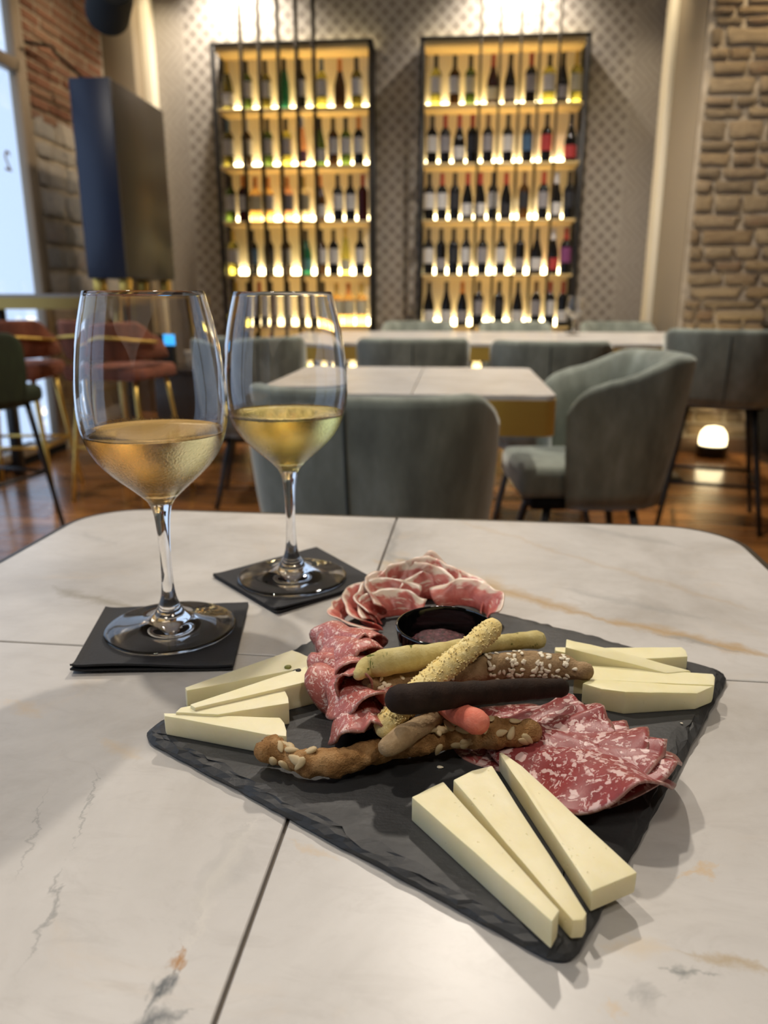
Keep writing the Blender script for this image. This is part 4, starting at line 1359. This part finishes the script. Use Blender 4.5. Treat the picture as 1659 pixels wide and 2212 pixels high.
# prosciutto petals around the ramekin
def ham_mat():
    t = NT('cured_ham')
    uv = t.coord('UV')
    oi = t.n('ShaderNodeObjectInfo').outputs['Random']
    sx = t.n('ShaderNodeSeparateXYZ')
    t.link(uv, sx.inputs[0])
    cx = t.n('ShaderNodeCombineXYZ')
    t.link(sx.outputs[0], cx.inputs[0]); t.link(sx.outputs[1], cx.inputs[1]); t.link(t.math('MULTIPLY', oi, 29.0), cx.inputs[2])
    v = cx.outputs[0]
    n1 = t.noise(v, 2.4, 5, 0.6, 0.5)
    lean = t.ramp(n1, [(0.25, (0.34, 0.055, 0.045)), (0.5, (0.55, 0.14, 0.11)), (0.75, (0.68, 0.30, 0.25))])
    edge = t.math('ADD', sx.outputs[1], t.math('MULTIPLY_ADD', t.noise(v, 2.0, 3), 0.9, -0.45))
    f = t.step(edge, 0.80, 0.96)
    band = t.math('MULTIPLY', t.step(t.noise(t.mapping(v, (1.0, 5.0, 1.0)), 1.6, 3), 0.60, 0.68), 0.7)
    c = t.mix(t.math('MAXIMUM', f, band), lean, (0.78, 0.62, 0.50))
    c = t.mix(t.step(edge, 1.12, 1.2, 0, 0.5), c, (0.40, 0.24, 0.10))
    t.set(color=c, rough=0.36, sss=0.3, spec=0.5)
    t.sssr((0.9, 0.3, 0.2), 0.003)
    t.bump(n1, 0.2, 0.0005)
    return t.m
M['ham'] = ham_mat()
def petal(label, pos, yaw, r0, ang, h, flare, seed, point=0.0, lean=0.0, wave=0.0010):
    nu, nv = 40, 14
    vs_, uv, fs = [], [], []
    for j in range(nv+1):
        v = j/nv
        for i in range(nu+1):
            u = -1+2*i/nu
            hh = h*(1-0.35*u*u)*(1+point*math.exp(-(u*3.0)**2))
            r = r0+flare*v*v+wave*(math.sin(u*7+seed)+math.sin(u*13+seed*2.1)*0.6)*(0.3+v)
            a = u*ang+0.2*math.sin(v*3+seed)
            z = hh*v+0.0018*noise.noise(Vector((u*4, v*2, seed)))*v
            vs_.append((r*math.cos(a)-r0, r*math.sin(a), max(0.0004, z)))
            uv.append((u*1.5+seed, v))
    for j in range(nv):
        for i in range(nu):
            a = j*(nu+1)+i
            fs.append((a, a+1, a+nu+2, a+nu+1))
    o = mesh('prosciutto_slice', vs_, fs, M['ham'], None, smooth=True, uvs=uv)
    o.location = pos
    o.rotation_euler = (0, lean, yaw)
    sm = o.modifiers.new('thickness', 'SOLIDIFY')
    sm.thickness = 0.0009
    return tag(o, label, 'prosciutto', 'prosciutto slices curled behind the ramekin')
PT = [(742, 1352, 200, 0.020, 75, 0.014, 0.010, 0.0, 'low on the slate, nearest the diagonal napkin'),
      (778, 1330, 170, 0.022, 80, 0.020, 0.012, 0.0, 'between the napkin and the folded salami'),
      (815, 1322, 150, 0.018, 85, 0.024, 0.012, 0.0, 'draped beside the topmost folded salami'),
      (840, 1335, 120, 0.016, 80, 0.020, 0.012, 0.0, 'pale, leaning on the ramekin wall'),
      (845, 1300, 140, 0.024, 75, 0.027, 0.012, 0.0, 'in the middle of the curled heap'),
      (880, 1290, 110, 0.020, 80, 0.030, 0.010, 0.0, 'rising at the top of the heap'),
      (905, 1283, 95, 0.024, 60, 0.033, 0.008, 0.0, 'folded tightly behind the ramekin'),
      (930, 1278, 70, 0.022, 55, 0.026, 0.006, 0.45, 'with the tall pointed fatty tip'),
      (975, 1296, 80, 0.026, 75, 0.024, 0.010, 0.0, 'arched with wide pale rim behind the ramekin'),
      (1030, 1318, 50, 0.020, 80, 0.022, 0.010, 0.0, 'with browned rim at the bare slate side')]
for i, (x, y, yaw, r0, an, h, fl_, pt_, lab) in enumerate(PT):
    p = P(x, y, ST)
    p.z = ST+0.0008
    petal('curled prosciutto slice with white fat edge, '+lab, p, R(yaw), r0, R(an), h*0.78, fl_, i*1.37+0.3, pt_)

# ------------------------------------------------------------------ ramekin
RC = P(960, 1350, ST+0.034)
rk = empty('ramekin', (RC.x, RC.y, ST))
tag(rk, 'small glossy black ramekin of dark jam on the slate', 'ramekin')
lathe('bowl', smooth_prof([(0.021, 0.0), (0.0225, 0.001), (0.0240, 0.010), (0.0262, 0.024), (0.0275, 0.0325), (0.0278, 0.0338), (0.0270, 0.0345), (0.0262, 0.0335), (0.0250, 0.024), (0.0225, 0.010), (0.0200, 0.005), (0.008, 0.0042), (0.0006, 0.0042)], 60), plain('black_glaze', (0.004, 0.004, 0.004), 0.07, coat=0.5), rk, 64)
bm = bmesh.new()
bmesh.ops.create_icosphere(bm, subdivisions=5, radius=1.0)
for v in bm.verts:
    q = v.co.copy()
    d = 1+0.10*noise.noise(q*3)+0.07*noise.noise(q*7)+0.05*noise.noise(q*15)
    v.co = Vector((q.x*0.0185*d-0.002, q.y*0.0165*d, 0.0185+max(-0.0125, q.z*0.0105*d)))
jm = NT('dark_fruit_jam')
jp = jm.coord()
jm.set(color=jm.ramp(jm.noise(jp, 420, 4, 0.7), [(0.35, (0.020, 0.005, 0.008)), (0.55, (0.11, 0.032, 0.040)), (0.75, (0.22, 0.09, 0.095))]), rough=0.22)
jm.bump(jm.noise(jp, 500, 5, 0.7), 0.9, 0.0012)
bm_obj('jam', bm, jm.m, rk, smooth=True)

# ------------------------------------------------------------------ bread sticks
def bread_mat(name, stops, scale=220, bump=0.5, rough=0.8, spots=None):
    t = NT(name)
    p = t.coord()
    c = t.ramp(t.noise(p, scale*0.5, 6, 0.65), stops)
    if spots:
        f = t.step(t.noise(t.mapping(p, (1, 1, 1), (3, 1, 2)), spots[1], 3, 0.6, 0.6), spots[2], spots[2]+0.06)
        c = t.mix(f, c, spots[0])
    t.set(color=c, rough=rough, spec=0.25)
    t.bump(t.math('ADD', t.noise(p, scale, 6, 0.7), t.noise(p, scale*4, 3, 0.6)), bump, 0.0012)
    return t.m
def stick(label, pts, radii, mat, n=70, seg=20, amp=0.0006, freq=130, seed=1.0, **kw):
    pts = [P(x, y, ST+z) for x, y, z in pts]
    ctr = sum(pts, Vector())/len(pts)
    root = empty('bread_stick', (ctr.x, ctr.y, ST))
    vs_, fs = tube_geo(pts, radii, n=n, seg=seg, amp=amp, freq=freq, seed=seed, **kw)
    mesh('crust', vs_, fs, mat, root, smooth=True, world=True)
    tag(root, label, 'bread stick', 'bread sticks piled on the slate')
    return root, pts, radii
def surf(pts, radii, t, ang, out=0.0):
    path = catmull(pts, 100)
    i = int(t*100)
    p, tg, nn, bb = frames(path)[i]
    d = nn*math.cos(ang)+bb*math.sin(ang)
    return p+d*(lerp_list(radii, t)+out), d, tg
def seed_mesh(name, l, w_, h, mat):
    bm = bmesh.new()
    bmesh.ops.create_icosphere(bm, subdivisions=2, radius=1.0)
    for v in bm.verts:
        x = v.co.x
        k = (1-0.35*x)
        v.co = Vector((x*l, v.co.y*w_*k, v.co.z*h*k))
    me = bpy.data.meshes.new(name)
    bm.to_mesh(me); bm.free()
    me.polygons.foreach_set('use_smooth', [True]*len(me.polygons))
    me.materials.append(mat)
    return me
def put_seed(name, me, root, p, d, rnd, world_off=True):
    o = link(name, me, None, root)
    T = Matrix.Translation(root.location)
    o.matrix_parent_inverse = T.inverted()
    qd = d.to_track_quat('Z', 'Y').to_matrix().to_4x4()
    s = rnd.uniform(0.85, 1.15)
    o.matrix_basis = Matrix.Translation(p) @ qd @ Matrix.Rotation(rnd.uniform(0, 6.28), 4, 'Z') @ Matrix.Rotation(rnd.uniform(-0.25, 0.25), 4, 'Y') @ Matrix.Scale(s, 4)
    return o
ses = seed_mesh('sesame_seed', 0.00165, 0.00098, 0.00055, plain('sesame', (0.88, 0.80, 0.62), 0.5))
sun = seed_mesh('sunflower_seed', 0.0038, 0.0019, 0.0011, plain('sunflower_kernel', (0.52, 0.40, 0.22), 0.55))
rb = random.Random(11)
# long seeded stick lying on the slate
rA, pA, qA = stick('long rough golden brown bread stick with sunflower seeds, lying lowest', [(572, 1622, 0.010), (588, 1618, 0.010), (622, 1634, 0.0085), (672, 1648, 0.0085), (735, 1646, 0.0085), (815, 1622, 0.009), (906, 1604, 0.010), (980, 1587, 0.011), (1067, 1584, 0.0115), (1146, 1582, 0.011)],
                   [0.0052, 0.0062, 0.0044, 0.0060, 0.0062, 0.0056, 0.0058, 0.0066, 0.0070, 0.0056], bread_mat('seeded_crust', [(0.3, (0.22, 0.10, 0.030)), (0.5, (0.40, 0.215, 0.08)), (0.7, (0.54, 0.33, 0.15))], 240, 0.9), n=110, seg=24, amp=0.0016, freq=190, seed=4)
for t0, t1, k in ((0.16, 0.46, 9), (0.70, 0.99, 22)):
    for _ in range(k):
        t = rb.uniform(t0, t1)
        a = rb.uniform(-0.4, 2.0) * (1 if True else -1)
        p, d, tg = surf(pA, qA, t, a, 0.0003)
        if d.dot(CAM-p) < 0:
            p, d, tg = surf(pA, qA, t, -a, 0.0003)
        put_seed('sunflower_seed', sun, rA, p, d, rb)
# sesame stick
rB, pB, qB = stick('thick brown bread stick dotted with white sesame seeds', [(800, 1479, 0.025), (860, 1473, 0.0235), (950, 1462, 0.019), (1067, 1441, 0.0155), (1130, 1437, 0.0145), (1190, 1438, 0.015), (1262, 1450, 0.015)],
                   [0.0052, 0.0060, 0.0064, 0.0074, 0.0078, 0.0074, 0.0052], bread_mat('sesame_crust', [(0.3, (0.22, 0.14, 0.066)), (0.5, (0.34, 0.225, 0.115)), (0.7, (0.44, 0.31, 0.175))], 180, 0.6), n=90, seg=24, amp=0.0012, freq=120, seed=7)
for t0, t1, k in ((0.0, 0.10, 8), (0.12, 0.36, 20), (0.46, 0.66, 46), (0.70, 0.97, 40)):
    for _ in range(k):
        t = rb.uniform(t0, t1)
        for tries in range(8):
            a = rb.uniform(-3.14, 3.14)
            p, d, tg = surf(pB, qB, t, a, 0.0004)
            if d.normalized().dot((CAM-p).normalized()) > 0.25:
                break
        put_seed('sesame_seed', ses, rB, p, d, rb)
# olive herb stick
rC, pC, qC = stick('pale green herb bread stick leaning on the ramekin', [(776, 1456, 0.034), (800, 1440, 0.034), (840, 1430, 0.037), (930, 1415, 0.035), (1000, 1400, 0.032), (1085, 1388, 0.021), (1160, 1383, 0.018)],
                   [0.0032, 0.0060, 0.0069, 0.0058, 0.0050, 0.0048, 0.0054], bread_mat('herb_crust', [(0.3, (0.47, 0.37, 0.13)), (0.5, (0.60, 0.50, 0.21)), (0.7, (0.68, 0.60, 0.31))], 120, 0.3, 0.7, ((0.13, 0.14, 0.025), 110, 0.60)), n=80, seg=22, amp=0.0007, freq=90, seed=9)
# yellow crumb stick
rD, pD, qD = stick('yellow crumb coated bread stick crossing over the others', [(837, 1568, 0.021), (868, 1532, 0.0245), (930, 1470, 0.032), (1000, 1412, 0.040), (1062, 1358, 0.0475)],
                   [0.0062, 0.0066, 0.0060, 0.0058, 0.0056], bread_mat('polenta_crust', [(0.3, (0.86, 0.62, 0.20)), (0.5, (0.92, 0.74, 0.32)), (0.7, (0.95, 0.83, 0.46))], 330, 0.45), n=80, seg=24, amp=0.0007, freq=420, seed=12)
vs_, fs = [], []
for _ in range(900):
    t, a = rb.random(), rb.uniform(0, 6.28)
    p, d, tg = surf(pD, qD, t, a, 0.0002)
    s = rb.uniform(0.0003, 0.0008)
    k = len(vs_)
    e1 = tg.cross(d).normalized()
    vs_ += [p+tg*s, p-tg*s, p+e1*s, p-e1*s, p+d*s, p-d*s]
    for f in ((0, 2, 4), (2, 1, 4), (1, 3, 4), (3, 0, 4), (2, 0, 5), (1, 2, 5), (3, 1, 5), (0, 3, 5)):
        fs.append(tuple(k+i for i in f))
o = mesh('crumb_coating', vs_, fs, plain('polenta_crumbs', (0.94, 0.78, 0.38), 0.7), rD, world=True)
o['kind'] = 'stuff'
# dark stick on top
rE, pE, qE = stick('dark chocolate brown bread stick lying across the top of the pile', [(862, 1511, 0.0375), (915, 1508, 0.0375), (1000, 1499, 0.034), (1090, 1492, 0.0295), (1150, 1488, 0.0265), (1210, 1486, 0.023)],
                   [0.0066, 0.0070, 0.0060, 0.0054, 0.0052, 0.0046], bread_mat('cocoa_crust', [(0.3, (0.012, 0.006, 0.004)), (0.6, (0.024, 0.012, 0.007)), (0.8, (0.038, 0.020, 0.012))], 200, 0.25, 0.75), n=80, seg=22, amp=0.0005, freq=110, seed=15)
# pink stick end
rF, pF, qF = stick('coral pink bread stick with its cut end poking out of the pile', [(1030, 1560, 0.0260), (1000, 1545, 0.0255), (960, 1524, 0.0235), (915, 1502, 0.019), (890, 1490, 0.016)],
                   [0.0060, 0.0055, 0.0050, 0.0046, 0.0040], bread_mat('beet_crust', [(0.3, (0.62, 0.13, 0.085)), (0.5, (0.74, 0.20, 0.13)), (0.7, (0.80, 0.30, 0.21))], 150, 0.3, 0.7), n=60, seg=22, amp=0.0005, freq=120, seed=18)
# short beige stick
rG, pG, qG = stick('short beige rye bread stick resting on the seeded one', [(838, 1612, 0.0185), (870, 1592, 0.0195), (910, 1568, 0.019), (950, 1550, 0.0165), (1000, 1538, 0.0135)],
                   [0.0046, 0.0052, 0.0050, 0.0048, 0.0044], bread_mat('rye_crust', [(0.3, (0.28, 0.185, 0.095)), (0.5, (0.40, 0.28, 0.155)), (0.7, (0.50, 0.37, 0.22))], 160, 0.4), n=60, seg=22, amp=0.0006, freq=120, seed=21)
# stray sesame seeds on the slate
for i, (x, y, lab) in enumerate(((951, 1657, 'single sesame seed on bare slate below the seeded stick'), (1188, 1690, 'single sesame seed on slate beside the flat salami'), (1472, 1562, 'tiny sesame crumb on slate near the blunt cheese wedge'))):
    o = link('sesame_seed', ses, None)
    p = P(x, y, ST+0.0006)
    o.location = p
    o.rotation_euler = (0, 0, i*1.3)
    if i == 2: o.scale = (0.5, 0.5, 0.5)
    tag(o, lab, 'seed')
